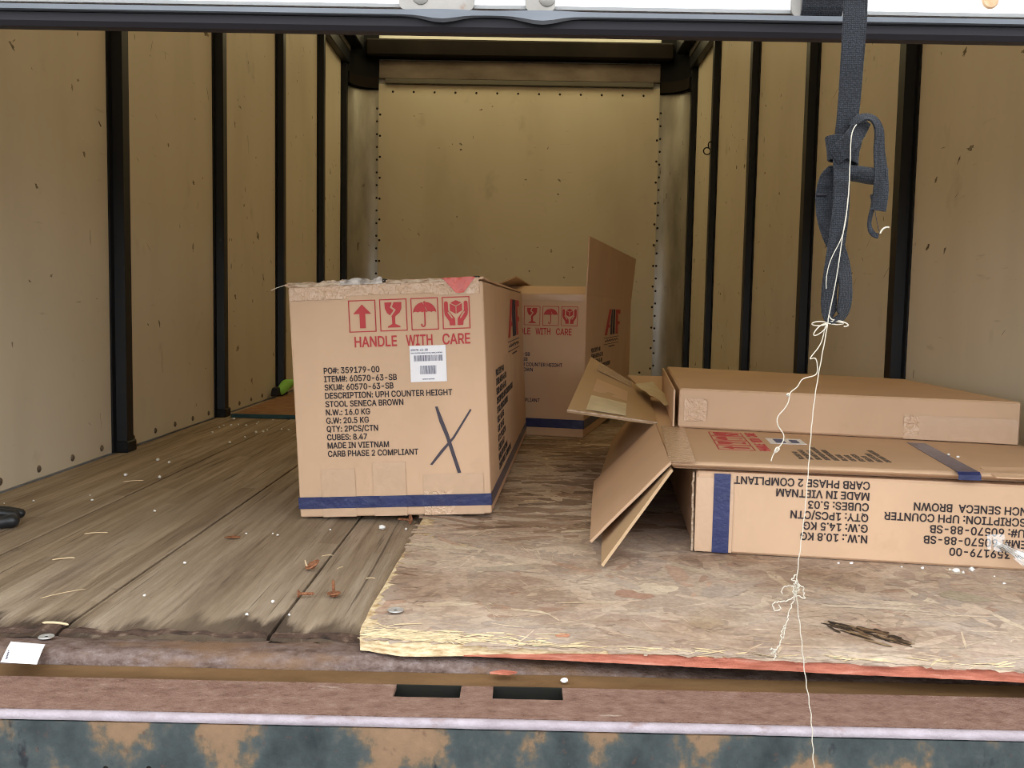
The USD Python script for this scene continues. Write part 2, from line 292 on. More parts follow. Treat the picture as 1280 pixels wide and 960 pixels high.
def ribbon(path, wdir, w, t=.0016, n=80, edge=.25):
    """webbing: path and width directions interpolated along it."""
    path = np.asarray(path, float); d = np.r_[0, np.cumsum(np.linalg.norm(np.diff(path, axis=0), axis=1))]; s = np.linspace(0, d[-1], n)
    P = CubicSpline(d, path)(s); W = CubicSpline(d, np.asarray(wdir, float))(s); W /= np.linalg.norm(W, axis=1, keepdims=True)
    ww = np.interp(s, d, np.broadcast_to(w, len(path)))
    T = np.gradient(P, axis=0); T /= np.linalg.norm(T, axis=1, keepdims=True)
    W = W-T*(W*T).sum(1, keepdims=True); W /= np.linalg.norm(W, axis=1, keepdims=True); Nn = np.cross(T, W)
    prof = [(-.5, -edge), (-.46, -.5), (0, -.5), (.46, -.5), (.5, -edge), (.5, edge), (.46, .5), (0, .5), (-.46, .5), (-.5, edge)]
    k = len(prof); V_ = np.stack([P+W*(ww*a)[:, None]+Nn*(t*b) for a, b in prof], 1).reshape(-1, 3); f = []
    for i in range(n-1):
        for j in range(k):
            a, b = i*k+j, i*k+(j+1) % k; f += [[a, b, b+k], [a, b+k, a+k]]
    for j in range(1, k-1): f += [[0, j+1, j], [(n-1)*k, (n-1)*k+j, (n-1)*k+j+1]]
    m = trimesh.Trimesh(V_, f, process=False)
    if m.volume < 0: m.invert()
    return m
def lathe(profile, k=20):
    """(r, z) profile about z."""
    return trimesh.creation.revolve(np.array(profile), sections=k)
def moved(m, loc=(0, 0, 0), R=None):
    m = m.copy(); X = np.eye(4); X[:3, 3] = loc
    if R is not None: X[:3, :3] = R
    m.apply_transform(X); return m
def rot(yaw=0, rx=0, ry=0):
    cz, sz, cx, sx, cy, sy = math.cos(yaw), math.sin(yaw), math.cos(rx), math.sin(rx), math.cos(ry), math.sin(ry)
    return np.array([[cz, -sz, 0], [sz, cz, 0], [0, 0, 1]])@np.array([[cy, 0, sy], [0, 1, 0], [-sy, 0, cy]])@np.array([[1, 0, 0], [0, cx, -sx], [0, sx, cx]])
def along(d):
    """rotation taking z to d."""
    d = np.asarray(d, float)/np.linalg.norm(d); a = np.cross([0, 1, .1], d); a /= np.linalg.norm(a)
    return np.stack([a, np.cross(d, a), d], 1)
def on_face(mesh, o, ex, ey):
    ex, ey = np.asarray(ex, float), np.asarray(ey, float); ex /= np.linalg.norm(ex); ey = ey-ex*(ex@ey); ey /= np.linalg.norm(ey)
    return moved(mesh, o, np.stack([ex, ey, np.cross(ex, ey)], 1))
INK = .0005
def extrude(poly, d=INK):
    gs = [g for g in getattr(poly, 'geoms', [poly]) if g.area > 1e-12]
    return cat([trimesh.creation.extrude_polygon(g, d, engine='earcut') for g in gs])
TEXT = {}
def text(s, h, width=None, bold=True, sx=.86):
    k = (s, bold)
    if k not in TEXT: TEXT[k] = meshkit.text_mesh(s, 1.0, 1.0, bold)
    m = TEXT[k].copy(); m.apply_translation((-m.bounds[0, 0], 0, 0))
    m.apply_scale((h*sx if width is None else width/m.bounds[1, 0], h, INK)); return m

# ------------------------------------------------------------------ the truck body (setting)
XW, YB, YF, ZR = 1.15, 6.40, 1.19, 2.28
POSTS = [1.826, 2.738, 3.650, 4.562, 5.474, 6.175]

def scuffs(side, y0, y1, n, seed):
    """thin dark scrapes on a wall, real slivers a third of a millimetre proud."""
    r = np.random.default_rng(seed); ms = []
    for _ in range(n):
        y, z = r.uniform(y0, y1), r.uniform(.06, 2.0)
        if r.uniform() < .6: L = r.gamma(2.2, .006)+.006; w = L*r.uniform(.25, .7)
        else: L = r.gamma(1.6, .016)+.008; w = min(r.uniform(.0010, .0030), L*.25)
        a = r.choice([r.normal(0, .35), r.normal(1.55, .3), r.uniform(-.9, -.4)], p=[.4, .25, .35])
        th = np.linspace(0, 2*np.pi, 15)[:-1]; pts = np.stack([.5*np.cos(th), .5*np.sin(th)], 1)*r.uniform(.35, 1.25, (14, 1))*[L, w]
        c, s = math.cos(a), math.sin(a); p = pts@np.array([[c, s], [-s, c]])+[y, z]
        if p[:, 0].min() < y0 or p[:, 0].max() > y1: continue
        if side == 1: p = p*[-1, 1]
        g = Polygon(p)
        if not g.is_valid: continue
        m = extrude(g, .0004)
        ms.append(m)
    m = cat(ms)
    if side == 'back': return on_face(m, (0, YB-.004, 0), (1, 0, 0), (0, 0, 1))
    return on_face(m, (side*XW, 0, 0), (0, -side, 0), (0, 0, 1))
M['scuff'] = mat('dark_scrape', [(.38, (.11, .085, .055)), (.62, (.36, .31, .215))], ns=22, rough=.8)

hemi = lathe([(0, .0035), (.004, .0032), (.0065, .0018), (.0075, 0), (0, 0)], 14)
bolt_big = lathe([(0, .005), (.003, .005), (.0035, .0035), (.006, .0035), (.0085, .002), (.0095, 0), (0, 0)], 14)
for side, nm in ((-1, 'wall_left'), (1, 'wall_right')):
    w = thing(nm, kind='structure')
    ys = [1.0]+POSTS
    for i in range(len(ys)-1):
        y0, y1 = ys[i]+.002, ys[i+1]-.002
        x0, x1 = sorted((side*XW, side*(XW+.012)))
        pn = part(w, 'panel', rbox(x0, x1, y0, y1, .002, ZR, .0015), 'wall')
        if i >= 1:
            for y in np.arange(y0+.10, y1-.05, .1735):
                part(pn, 'bolt', moved(bolt_big, (side*XW, y, .026), along((-side, 0, 0))), 'bolt', smooth=30)
            part(pn, 'scuff_marks', scuffs(side, y0+.06, y1-.06, 46, 10*i+side), 'scuff', kind='stuff')
    for y in POSTS:
        xa, xb = side*(XW-.033), side*(XW+.004)
        # hat-section post: web, two flanges, a welded foot
        prof = Polygon([(-.050, 0), (-.050, .004), (-.026, .004), (-.022, .033), (.022, .033), (.026, .004), (.050, .004), (.050, 0)])
        m = trimesh.creation.extrude_polygon(prof.buffer(.001), ZR-.02, engine='earcut')
        R_ = np.array([[0, -side, 0], [side, 0, 0], [0, 0, 1]], float)
        ps = part(w, 'post', moved(m, (side*XW, y, .002), R_), 'post')
        part(ps, 'post_foot', rbox(*sorted((side*(XW-.040), side*XW)), y-.032, y+.032, .0, .034, .003), 'post')
    x0, x1 = sorted((side*(XW+.013), side*(XW+.045)))
    part(w, 'outer_skin', rbox(x0, x1, .98, YB+.05, -.12, ZR+.03, .002), 'shell')
    # top rail with a paler lip
    r1 = part(w, 'top_rail', rbox(*sorted((side*(XW-.045), side*(XW-.001))), 1.0, YB-.2, 2.02, 2.10, .004), 'post')
    part(w, 'upper_rail', rbox(*sorted((side*(XW-.12), side*(XW-.001))), 1.0, YB-.1, 2.14, ZR-.002, .006), 'post')
    part(r1, 'rail_lip', rbox(*sorted((side*(XW-.05), side*(XW-.005))), 1.0, YB-.2, 2.102, 2.138, .003), 'rail_lip')
    # rounded galvanised nose corner
    rad, cx, cy = .205, side*(XW-.205), YB-.205
    def arc(r0, r1, z0, z1, a0=0., a1=math.pi/2, k=18):
        a = np.linspace(a0, a1, k)
        o = [(math.sin(t)*r1, math.cos(t)*r1) for t in a]; q = [(math.sin(t)*r0, math.cos(t)*r0) for t in a[::-1]]
        m = trimesh.creation.extrude_polygon(Polygon(o+q), z1-z0, engine='earcut'); m.apply_scale((side, 1, 1)); m.apply_translation((cx, cy, z0))
        if m.volume < 0: m.invert()
        return m
    col = part(w, 'nose_corner', arc(rad-.004, rad-.001, .002, 1.90), 'galv', smooth=40)
    for z in np.arange(.08, 1.85, .085):
        a = math.radians(3); part(col, 'rivet', moved(hemi, (cx+side*math.sin(a)*(rad-.004), cy+math.cos(a)*(rad-.004), z), along((0, -1, 0))), 'screw')
    cap = part(w, 'corner_cap', arc(rad-.03, rad-.0005, 1.901, 2.27), 'cap', smooth=40)
    part(cap, 'cap_band', arc(rad-.045, rad-.0305, 1.905, 1.975), 'beam', smooth=40)

w = thing('wall_back', kind='structure')
pn = part(w, 'panel', rbox(-.955, .955, YB-.004, YB+.010, .002, 1.94, .0015), 'wall')
for x in np.arange(-.85, .86, .1405): part(pn, 'screw', moved(hemi, (x, YB-.004, 1.893), along((0, -1, 0))), 'screw')
for s in (-1, 1):
    for z in np.arange(.06, 1.80, .140): part(pn, 'screw', moved(hemi, (s*.935, YB-.004, z), along((0, -1, 0))), 'screw')
for x in np.arange(-.83, .87, .094*1.5): part(pn, 'screw', moved(hemi, (x, YB-.004, .03), along((0, -1, 0))), 'screw')
part(pn, 'scuff_marks', scuffs('back', -.85, .85, 70, 77), 'scuff', kind='stuff')
part(w, 'header_sheet', rbox(-.945, .945, YB-.020, YB+.01, 1.975, 2.095, .004), 'header')
part(w, 'header_strip', rbox(-.90, .90, YB-.032, YB-.004, 1.942, 1.974, .003), 'rail_lip')
part(w, 'front_beam', rbox(-1.02, 1.02, YB-.10, YB+.01, 2.105, 2.218, .012), 'beam')
part(w, 'outer_skin', rbox(-XW-.04, XW+.04, YB+.012, YB+.05, -.12, ZR+.03, .002), 'shell')

c = thing('ceiling', kind='structure')
xs, ysr = np.linspace(-XW-.02, XW+.02, 25), np.linspace(.99, YB+.03, 30)
def sheet(xs, ys, fz):
    X, Y = np.meshgrid(xs, ys, indexing='ij'); P = np.stack([X, Y, fz(X, Y)], -1).reshape(-1, 3); i = np.arange(len(P)).reshape(X.shape)
    f = np.stack([i[:-1, :-1].ravel(), i[1:, :-1].ravel(), i[1:, 1:].ravel(), i[:-1, 1:].ravel()], 1)
    v, f, _ = meshkit.arrays((P, f)); return trimesh.Trimesh(v, f, process=False)
part(c, 'roof_sheet', sheet(xs, np.linspace(.99, 5.97, 30), lambda X, Y: ZR+.006*(1-(X/XW)**2)), 'roof_dimmed', smooth=True, label='translucent roof sheet dimmed to lower the light inside')
part(c, 'roof_sheet', sheet(xs, np.linspace(5.95, YB+.04, 8), lambda X, Y: ZR+.002+.006*(1-(X/XW)**2)), 'roof', smooth=True, label='bright translucent roof sheet')
for y in np.arange(1.5, 6.0, .61): part(c, 'roof_bow', rbox(-XW+.12, XW-.12, y-.018, y+.018, ZR-.045, ZR-.004, .004), 'rail_lip')

fl = thing('floor', kind='structure')
seams = [-1.148, -.86, -.577, -.293, -.010, .273, .557, .84, 1.148]
for i in range(8):
    x0, x1 = seams[i]+.0022, seams[i+1]-.0022
    nx, ny = 14, 150
    gx = np.r_[x0, x0+.002, np.linspace(x0+.006, x1-.006, nx), x1-.002, x1]
    gy = np.r_[np.linspace(1.19, 1.5, 40), np.linspace(1.51, YB-.002, 60)]
    r = np.random.default_rng(i)
    lift = r.uniform(-.0012, .0012)
    def fz(X, Y):
        e = np.minimum(X-x0, x1-X)
        z = lift-.0025*np.exp(-e/.002)
        P = np.stack([X*14, Y*1.2, 0*X], -1)
        z = z+.0022*(meshkit.fbm(P+i*9.1, 3)-.5)
        d = np.clip((1.235+.05*meshkit.noise(np.stack([X*18, 0*X, 0*X+i], -1))-Y)/.05, 0, 1)
        return np.minimum(z-.009*d*meshkit.noise(np.stack([X*60, Y*30, 0*X], -1)), .001)
    X, Y = np.meshgrid(gx, gy, indexing='ij')
    Yj = Y.copy(); Yj[:, 0] += .022*meshkit.fbm(np.stack([gx*30, 0*gx, 0*gx+i], -1), 3)
    top = np.stack([X, Yj, fz(X, Y)], -1); bot = top.copy(); bot[..., 2] = -.035
    n0, n1 = X.shape; ii = np.arange(n0*n1).reshape(n0, n1); N = n0*n1
    q = [np.stack([ii[:-1, :-1].ravel(), ii[1:, :-1].ravel(), ii[1:, 1:].ravel(), ii[:-1, 1:].ravel()], 1)]
    for e in (ii[:, 0], ii[-1, :], ii[::-1, -1], ii[0, ::-1]): q.append(np.stack([e[:-1], e[:-1]+N, e[1:]+N, e[1:]], 1))
    v, f, _ = meshkit.arrays((np.vstack([top.reshape(-1, 3), bot.reshape(-1, 3)]), np.vstack(q)))
    pk = part(fl, 'plank', trimesh.Trimesh(v, f, process=False), 'plank', smooth=30)
    # rotten crumbled end, a ragged dark crust with its own outline
    rx = np.linspace(x0, x1, 26); depth = .004+.028*meshkit.fbm(np.stack([rx*11, 0*rx, 0*rx+3+i], -1), 3)**1.6
    yy = 1.205+.012*meshkit.noise(np.stack([rx*40, 0*rx, 0*rx], -1))
    pts = np.vstack([np.stack([rx, yy], 1), np.stack([rx, yy+depth], 1)[::-1]])
    g = Polygon(pts).buffer(0)
    m = extrude(g, .0012); m = m.subdivide().subdivide()
    m.vertices[:, 2] += fz(m.vertices[:, 0], m.vertices[:, 1])-.0004+.0018*meshkit.noise(m.vertices*[150, 150, 0])*(m.vertices[:, 2] > .0006)
    part(pk, 'rotten_end', m, 'rot')
part(fl, 'sub_floor', rbox(-XW, XW, 1.22, YB, -.06, -.036, .001), 'slot')

# rear sill: rusted lip, groove, slotted plate, bright rolled edge, painted face
t = thing('trim_1', kind='structure')
SX = np.linspace(-1.25, 1.25, 800)
def sweep_x(profile, amp=.0, seed=0, sx=SX, sink=0.):
    pr = np.array(profile, float); P = np.zeros((len(sx), len(pr), 3)); P[..., 0] = sx[:, None]; P[..., 1] = pr[None, :, 0]; P[..., 2] = pr[None, :, 1]
    if sink: P[..., 2] -= (sink*(np.clip((sx+.12)/.45, 0, 1)**1.0))[:, None]*(np.array(profile)[:, 1] > -.02)
    if amp:
        P[..., 2] += amp*2*noise3(P*[1, 2.5, 0], 16, seed)+amp*.7*noise3(P*[1, 2, 0], 130, seed+2); P[..., 1] += amp*2*noise3(P*[1, .3, 0]+5, 11, seed+4)
    i = np.arange(P.shape[0]*P.shape[1]).reshape(P.shape[:2])
    j = np.roll(i, -1, axis=1)
    q = np.stack([i[:-1].ravel(), i[1:].ravel(), j[1:].ravel(), j[:-1].ravel()], 1)
    v, f, _ = meshkit.arrays((P.reshape(-1, 3), q)); v = list(v); f = list(map(list, f)); k = len(pr)
    for base, flip in ((0, False), ((len(sx)-1)*k, True)):
        for a in range(1, k-1): f.append([base, base+a, base+a+1][::-1 if flip else 1])
    m = trimesh.Trimesh(np.array(v), f, process=False)
    if m.volume < 0: m.invert()
    return m
part(t, 'threshold_lip', sweep_x([(1.215, -.034), (1.215, -.008), (1.20, -.005), (1.185, -.0035), (1.168, -.003), (1.158, -.004), (1.150, -.008), (1.146, -.014), (1.144, -.034)], .0022, 3, sink=.020), 'steel_lip', smooth=50)
part(t, 'drain_groove', sweep_x([(1.1435, -.034), (1.1435, -.019), (1.125, -.0215), (1.105, -.0205), (1.0985, -.018), (1.0985, -.034)], .0006, 5), 'groove', smooth=50)
plate_ = m3.Manifold.cube((2.5, 1.098-1.010, .006)).translate((-1.25, 1.010, -.022))
for x0, x1 in ((-.105, -.026), (.0125, .096)): plate_ = plate_ - m3.Manifold.cube((x1-x0, .040, .02)).translate((x0, 1.062, -.03))
part(t, 'threshold_plate', tri(plate_), 'plate')
for x0, x1 in ((-.105, -.026), (.0125, .096)):
    part(t, 'slot_pocket', cat([rbox(x0-.004, x1+.004, 1.098, 1.1, -.07, -.0165, .0003), rbox(x0-.004, x1+.004, 1.056, 1.098, -.072, -.07, .0003), rbox(x0-.004, x1+.004, 1.056, 1.058, -.07, -.0225, .0003),
         rbox(x0-.006, x0-.004, 1.056, 1.098, -.07, -.0225, .0003), rbox(x1+.004, x1+.006, 1.056, 1.098, -.07, -.0225, .0003)]), 'slot')
a = np.linspace(-.3, math.pi+.5, 10)
part(t, 'edge_bar', sweep_x([(1.0055+.0062*math.cos(x), -.0218+.0062*math.sin(x)) for x in a], .0005, 8), 'bar', smooth=50)
fp = m3.Manifold.cube((2.5, .006, .42)).translate((-1.25, .9985, -.446))
for x, z in ((-.4165, -.079), (-.368, -.078), (.14, -.145), (-.75, -.08)): fp = fp - m3.Manifold.cylinder(.02, .0032, circular_segments=14).rotate((90, 0, 0)).translate((x, 1.009, z))
part(t, 'face_plate', tri(fp), 'face')
part(t, 'back_plate', rbox(-1.25, 1.25, 1.0, 1.21, -.30, -.075, .002), 'slot')

t = thing('trim_2', kind='structure')      # rear door frame
for s in (-1, 1): part(t, 'frame_post', rbox(*sorted((s*(XW-.03), s*(XW+.09))), .985, 1.06, -.016, 2.36, .006), 'shell')
part(t, 'frame_header', rbox(-XW-.09, XW+.09, .985, 1.06, 2.22, 2.42, .006), 'shell')

single('ground', plate([(-40, -60, -1.06), (40, -60, -1.06), (40, 30, -1.06), (-40, 30, -1.06)], .02, 4, 4), 'asphalt', None, None, kind='structure')

# roll-up door, lowered to three quarters of a metre above the floor
d = thing('door_1', loc=(0, 1.08, .755), kind='structure')
zz = [.779, 1.25, 1.73, 2.215]
for i in range(3): part(d, 'door_section', rbox(-1.115, 1.115, 1.08, 1.105, zz[i], zz[i+1]-.003, .003), 'white_door', world=True)
def rail_fn(P, u, v):
    x = P[..., 0]; bump_ = .008*np.exp(-((x+.058)/.024)**2)+.009*np.exp(-((x-.054)/.026)**2)
    P = P.copy(); P[..., 1] -= bump_*(1-v)*.8; P[..., 2] -= bump_*.9*(1-v); return P
part(d, 'bottom_rail', plate([(-1.115, 1.073, .7675), (1.115, 1.073, .7675), (1.115, 1.073, .7728), (-1.115, 1.073, .7728)], .006, 200, 6, fn=rail_fn), 'alu', smooth=40, world=True)
part(d, 'rail_flange', rbox(-1.115, 1.115, 1.0765, 1.11, .7665, .7685, .0005), 'rubber', world=True)
part(d, 'rubber_seal', sweep_x([(1.078, .766), (1.078, .757), (1.083, .752), (1.098, .752), (1.104, .757), (1.104, .766)], .0, 0, np.linspace(-1.115, 1.115, 60)), 'rubber', smooth=40, world=True)
g = unary_union([sbox(-.106, .7748, -.022, .86), sbox(.036, .7748, .069, .86), sbox(-.09, .793, .05, .86), Point(-.09, .79).buffer(.014)]).buffer(-.006).buffer(.011).buffer(-.005)
g = g.difference(affinity.scale(Point(.008, .772).buffer(.03), 1.0, .62))
lp = part(d, 'latch_plate', on_face(extrude(g, .004), (0, 1.0795, 0), (1, 0, 0), (0, 0, 1)), 'latch', world=True)
for x in (-.082, .060): part(lp, 'rivet', moved(lathe([(0, .004), (.006, .0035), (.009, .0015), (.0095, 0), (0, 0)]), (x, 1.0755, .789), along((0, -1, 0))), 'latch', smooth=30, world=True)
g = sbox(.342, .781, .388, .86).buffer(.008)
sp = part(d, 'strap_plate', on_face(extrude(g, .004), (0, 1.0795, 0), (1, 0, 0), (0, 0, 1)), 'latch', world=True)
part(sp, 'anchor_strap', ribbon([(.368, 1.069, .90), (.368, 1.070, .85), (.3675, 1.070, .80), (.367, 1.0715, .781), (.367, 1.0765, .7735)], [(1, 0, 0)]*5, .046, .004, 40), 'webbing', smooth=40, world=True)
part(d, 'plug', moved(lathe([(0, .002), (.008, .002), (.0095, 0), (0, 0)]), (.557, 1.08, .796), along((0, -1, 0))), mat('tan_plug', [(.3, (.55, .32, .17)), (.7, (.68, .46, .29))], ns=120), smooth=30, world=True, label='round tan plug in the white door')

# ------------------------------------------------------------------ strand board lying on the planks
OC = np.array([(-.170, 1.165, 0), (1.100, 1.068, 0), (1.108, 3.50, 0), (-.112, 3.50, 0)], float)
OT, OZ = .0150, .0152
def osb_raise(x, y):
    s = np.clip((1.75-y)/.6, 0, 1); s = s*s*(3-2*s)
    return s*.0015*np.clip((x+.05)/.8, 0, 1)
def osb_fn(P, u, v):
    P = P.copy(); k = np.clip(1-v*14, 0, 1)
    P[..., 1] += k*(.010*noise3(P*[1, 0, 0], 22, 3)+.004*noise3(P*[1, 0, 0], 90, 5))
    P[..., 1] -= .012*np.exp(-((u-.06)/.035)**2)*k
    P[..., 0] += np.clip(1-u*30, 0, 1)*(.008*noise3(P*[0, 1, 0], 30, 9)+.010*np.exp(-v/.012))
    P[..., 2] = OZ-OT/2+osb_raise(P[..., 0], P[..., 1]); return P
ob = thing('strand_board', 'large grey-brown strand board with a red painted front edge', 'board', (-.169, 1.163, 0))
bm = plate(OC, OT, 160, 90, fn=osb_fn)
part(ob, 'board', bm, 'osb_side', smooth=30, world=True)
ev = osb_fn(OC[0]*(1-np.linspace(0, 1, 161))[:, None]+OC[1]*np.linspace(0, 1, 161)[:, None], np.linspace(0, 1, 161), np.zeros(161))
ev = ev[18:]; ev = ev-[0, .0006, 0]
m = []
h0 = np.interp(np.arange(len(ev)), [0, 14, 30, 200], [.001, .008, .0132, .0142])+.0014*noise3(ev*[1, 0, 0], 130, 4)
A = np.stack([ev[:, 0], ev[:, 1]-.0008, ev[:, 2]-OT/2+.0002], 1); B = A.copy(); B[:, 2] += h0
C_ = np.vstack([A, B, A+[0, .004, 0], B+[0, .004, 0]]); k = len(A); i = np.arange(k-1); q = []
for a, b in ((0, 1), (1, 3), (3, 2), (2, 0)): q.append(np.stack([i+a*k, i+1+a*k, i+1+b*k, i+b*k], 1))
v, f, _ = meshkit.arrays((C_, np.vstack(q))); part(ob, 'painted_edge', trimesh.Trimesh(v, f, process=False), 'red_edge', world=True, label='red painted front edge of the strand board')

def quad_at(u, v): return OC[0]*((1-u)*(1-v))+OC[1]*(u*(1-v))+OC[2]*(u*v)+OC[3]*((1-u)*v)
r = np.random.default_rng(11); VV, FF, TT = [], [], []
PAL = np.array([(.47, .365, .285), (.52, .41, .31), (.43, .35, .285), (.40, .30, .235), (.56, .455, .35), (.42, .27, .19), (.50, .39, .295), (.62, .52, .38)])
PW = np.array([.22, .2, .16, .1, .13, .04, .13, .02])
def strand(x, y, L, W_, a, z, col):
    n = 5; xs_ = np.linspace(-.5, .5, n)*L
    up_, lo = W_*(.5+r.uniform(-.22, .22, n)), -W_*(.5+r.uniform(-.22, .22, n)); bend = r.normal(0, .02)*L*(np.linspace(-1, 1, n)**2)
    up_[[0, -1]] *= r.uniform(.1, .9, 2); lo[[0, -1]] *= r.uniform(.1, .9, 2)
    P = np.vstack([np.stack([xs_, up_+bend], 1), np.stack([xs_, lo+bend], 1)]); c, s = math.cos(a), math.sin(a)
    P = P@np.array([[c, s], [-s, c]])+[x, y]
    if P[:, 1].min() < 1.068+(1.1-P[:, 0].mean())*.0764-.012 or P[:, 0].min() < -.166 or P[:, 0].max() > 1.098: 
        return
    b = sum(len(v_) for v_ in VV)
    Z = OZ+osb_raise(P[:, 0], P[:, 1])+z+r.uniform(0, .0002, len(P))
    VV.append(np.column_stack([P, Z])); TT.append(np.tile(np.clip(col, .01, .95), (2*n, 1)))
    for i in range(n-1): FF.extend([[b+i, b+n+i+1, b+i+1], [b+i, b+n+i, b+n+i+1]])
NS = 9000
for k in range(NS):
    u = r.uniform(0, 1); v_ = r.uniform(0, 1)**1.7
    x, y, _ = quad_at(u, v_)
    col = np.minimum((PAL[r.choice(8, p=PW)]*.72+np.array((.49, .385, .295))*.28)*[1.08, 1.10, 1.14]*r.uniform(.86, 1.12), .85)
    L, W_ = r.uniform(.04, .15), r.gamma(3, .0055)+.004
    a = r.normal(0, .75) if r.uniform() < .7 else r.uniform(0, 3.14)
    strand(x, y, L, W_, a, .0001+k*1.2e-7, col)
for k in range(800):       # bright fresh slivers
    u = r.uniform(0, 1); v_ = r.uniform(0, 1)**2*.8; x, y, _ = quad_at(u, v_)
    strand(x, y, r.uniform(.02, .08), r.uniform(.0008, .003), r.normal(.0, .6), .0013, np.array((.66, .54, .40))*r.uniform(.6, 1.2))
for k in range(420):       # pale broken flakes along the front edge, thick at the snapped corner
    u = r.uniform(.0, 1) if k > 310 else abs(r.normal(.05, .07)); x, y, _ = quad_at(u, 0)
    y += abs(r.normal(.002, .006)) if k > 310 else abs(r.normal(.0, .017))
    strand(x, y+.004, r.uniform(.01, .04), r.uniform(.0015, .005), r.normal(0, .35), .0009+r.uniform(0, .0014), np.array((.84, .70, .45))*r.uniform(.8, 1.15))
for k in range(60):        # dark split hole near the front
    q_ = r.uniform(-.036, .036); o_ = r.normal(0, .011)*(1-abs(q_)*14); x, y = .508+q_+o_*.6, 1.222-q_*.95+o_
    strand(x, y, r.uniform(.015, .04), r.uniform(.003, .008), r.normal(-.75, .3), .0014+r.uniform(0, .0012), np.array([(.075, .05, .032), (.20, .13, .075), (.33, .24, .14), (.05, .035, .025)][r.integers(4)]))
for x, y, L, W_, a, c_ in ((.213, 1.372, .055, .036, -.9, (.42, .26, .19)), (.10, 1.19, .02, .016, .2, (.55, .27, .17)), (.14, 1.33, .09, .006, .12, (.74, .64, .48)), (.34, 1.40, .07, .028, 1.0, (.44, .36, .30)), (.56, 1.33, .15, .012, -.12, (.60, .50, .39)),
                            (.72, 1.39, .07, .045, -.3, (.40, .34, .25)), (.02, 1.50, .10, .03, .2, (.47, .39, .31)), (.45, 1.58, .09, .014, -.05, (.60, .47, .36)), (.06, 1.285, .06, .008, -.35, (.78, .68, .52)), (.30, 1.25, .05, .05, .5, (.52, .42, .31))):
    strand(x, y, L, W_, a, .0015, np.array(c_))
for k in range(170):       # long darker brown patches under and behind the cartons
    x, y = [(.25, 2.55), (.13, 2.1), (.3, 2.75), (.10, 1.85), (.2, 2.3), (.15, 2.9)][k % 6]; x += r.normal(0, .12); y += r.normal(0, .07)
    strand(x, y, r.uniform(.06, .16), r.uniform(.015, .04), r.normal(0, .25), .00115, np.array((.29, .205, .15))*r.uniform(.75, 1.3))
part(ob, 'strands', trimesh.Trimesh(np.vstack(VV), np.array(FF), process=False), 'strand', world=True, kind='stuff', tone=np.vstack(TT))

b2 = thing('strand_board', 'brown strand board with a dark teal front edge at the back of the floor', 'board', (-1.09, 3.62, 0))
part(b2, 'board', prism([(-1.09, 3.625, .001), (-.30, 3.60, .001), (-.28, 5.95, .001), (-1.10, 5.95, .001), (-1.09, 3.625, .013), (-.30, 3.60, .013), (-.28, 5.95, .013), (-1.10, 5.95, .013)], .001), 'old_osb', world=True)
part(b2, 'painted_edge', prism([(-1.089, 3.615, .0015), (-.301, 3.59, .0015), (-.301, 3.603, .0015), (-1.089, 3.628, .0015), (-1.089, 3.615, .0155), (-.301, 3.59, .0155), (-.301, 3.60, .0145), (-1.089, 3.645, .0145)], .001), 'teal', world=True, label='dark teal painted edge')

# ------------------------------------------------------------------ printed marks
FR = .035
def sym_frame(): return sbox(0, 0, 1, 1.16).difference(sbox(FR, FR, 1-FR, 1.16-FR))
def sym_arrow(): return unary_union([Polygon([(.17, .66), (.83, .66), (.5, 1.0)]), sbox(.40, .14, .61, .67)])
def sym_glass():
    g = Polygon([(.19, 1.04), (.81, 1.04), (.80, .82), (.73, .66), (.60, .56), (.56, .52), (.555, .26), (.74, .17), (.74, .13), (.28, .13), (.28, .17), (.445, .26), (.44, .52), (.38, .57), (.27, .66), (.20, .82)])
    return g.difference(LineString([(.50, 1.06), (.42, .86), (.56, .76), (.38, .53)]).buffer(.032))
def sym_umbrella():
    c = Point(.5, .62).buffer(.42, 32).intersection(sbox(0, .62, 1, 1.2)); c = affinity.scale(c, 1, .93, origin=(.5, .62))
    for x in (.17, .335, .5, .665, .83): c = c.difference(affinity.scale(Point(x, .62).buffer(.083), 1, .55))
    pole = LineString([(.5, .95), (.5, .22), (.49, .16), (.45, .125), (.40, .135), (.375, .18), (.38, .21)]).buffer(.024)
    return unary_union([c.difference(LineString([(.42, 1.04), (.62, .62)]).buffer(.012)), pole, Point(.5, 1.03).buffer(.02)])
def sym_hands():
    hexa = Polygon([(.5, 1.03), (.72, .93), (.72, .66), (.5, .53), (.28, .66), (.28, .93)])
    hexa = hexa.difference(unary_union([LineString([(.28, .93), (.5, .82), (.72, .93)]), LineString([(.5, .82), (.5, .53)])]).buffer(.016))
    h = unary_union([LineString([(.145, .93), (.14, .66), (.20, .55)]).buffer(.07), Polygon([(.075, .62), (.21, .62), (.37, .36), (.42, .13), (.26, .13), (.24, .28), (.09, .50)]),
                     Polygon([(.20, .60), (.27, .61), (.45, .38), (.46, .13), (.30, .13)])])
    h = h.difference(LineString([(.21, .60), (.345, .40)]).buffer(.022)).difference(LineString([(.355, .42), (.25, .60)]).buffer(.008))
    return unary_union([hexa, h, affinity.scale(h, -1, 1, origin=(.5, 0))])
SYM = [(sym_arrow, 'arrow'), (sym_glass, 'glass'), (sym_umbrella, 'umbrella'), (sym_hands, 'hands')]
STOOL = ['PO#: 359179-00', 'ITEM#: 60570-63-SB', 'SKU#: 60570-63-SB', 'DESCRIPTION: UPH COUNTER HEIGHT', 'STOOL SENECA BROWN', 'N.W.: 16.0 KG', 'G.W: 20.5 KG', 'QTY: 2PCS/CTN', 'CUBES: 8.47', 'MADE IN VIETNAM', 'CARB PHASE 2 COMPLIANT']

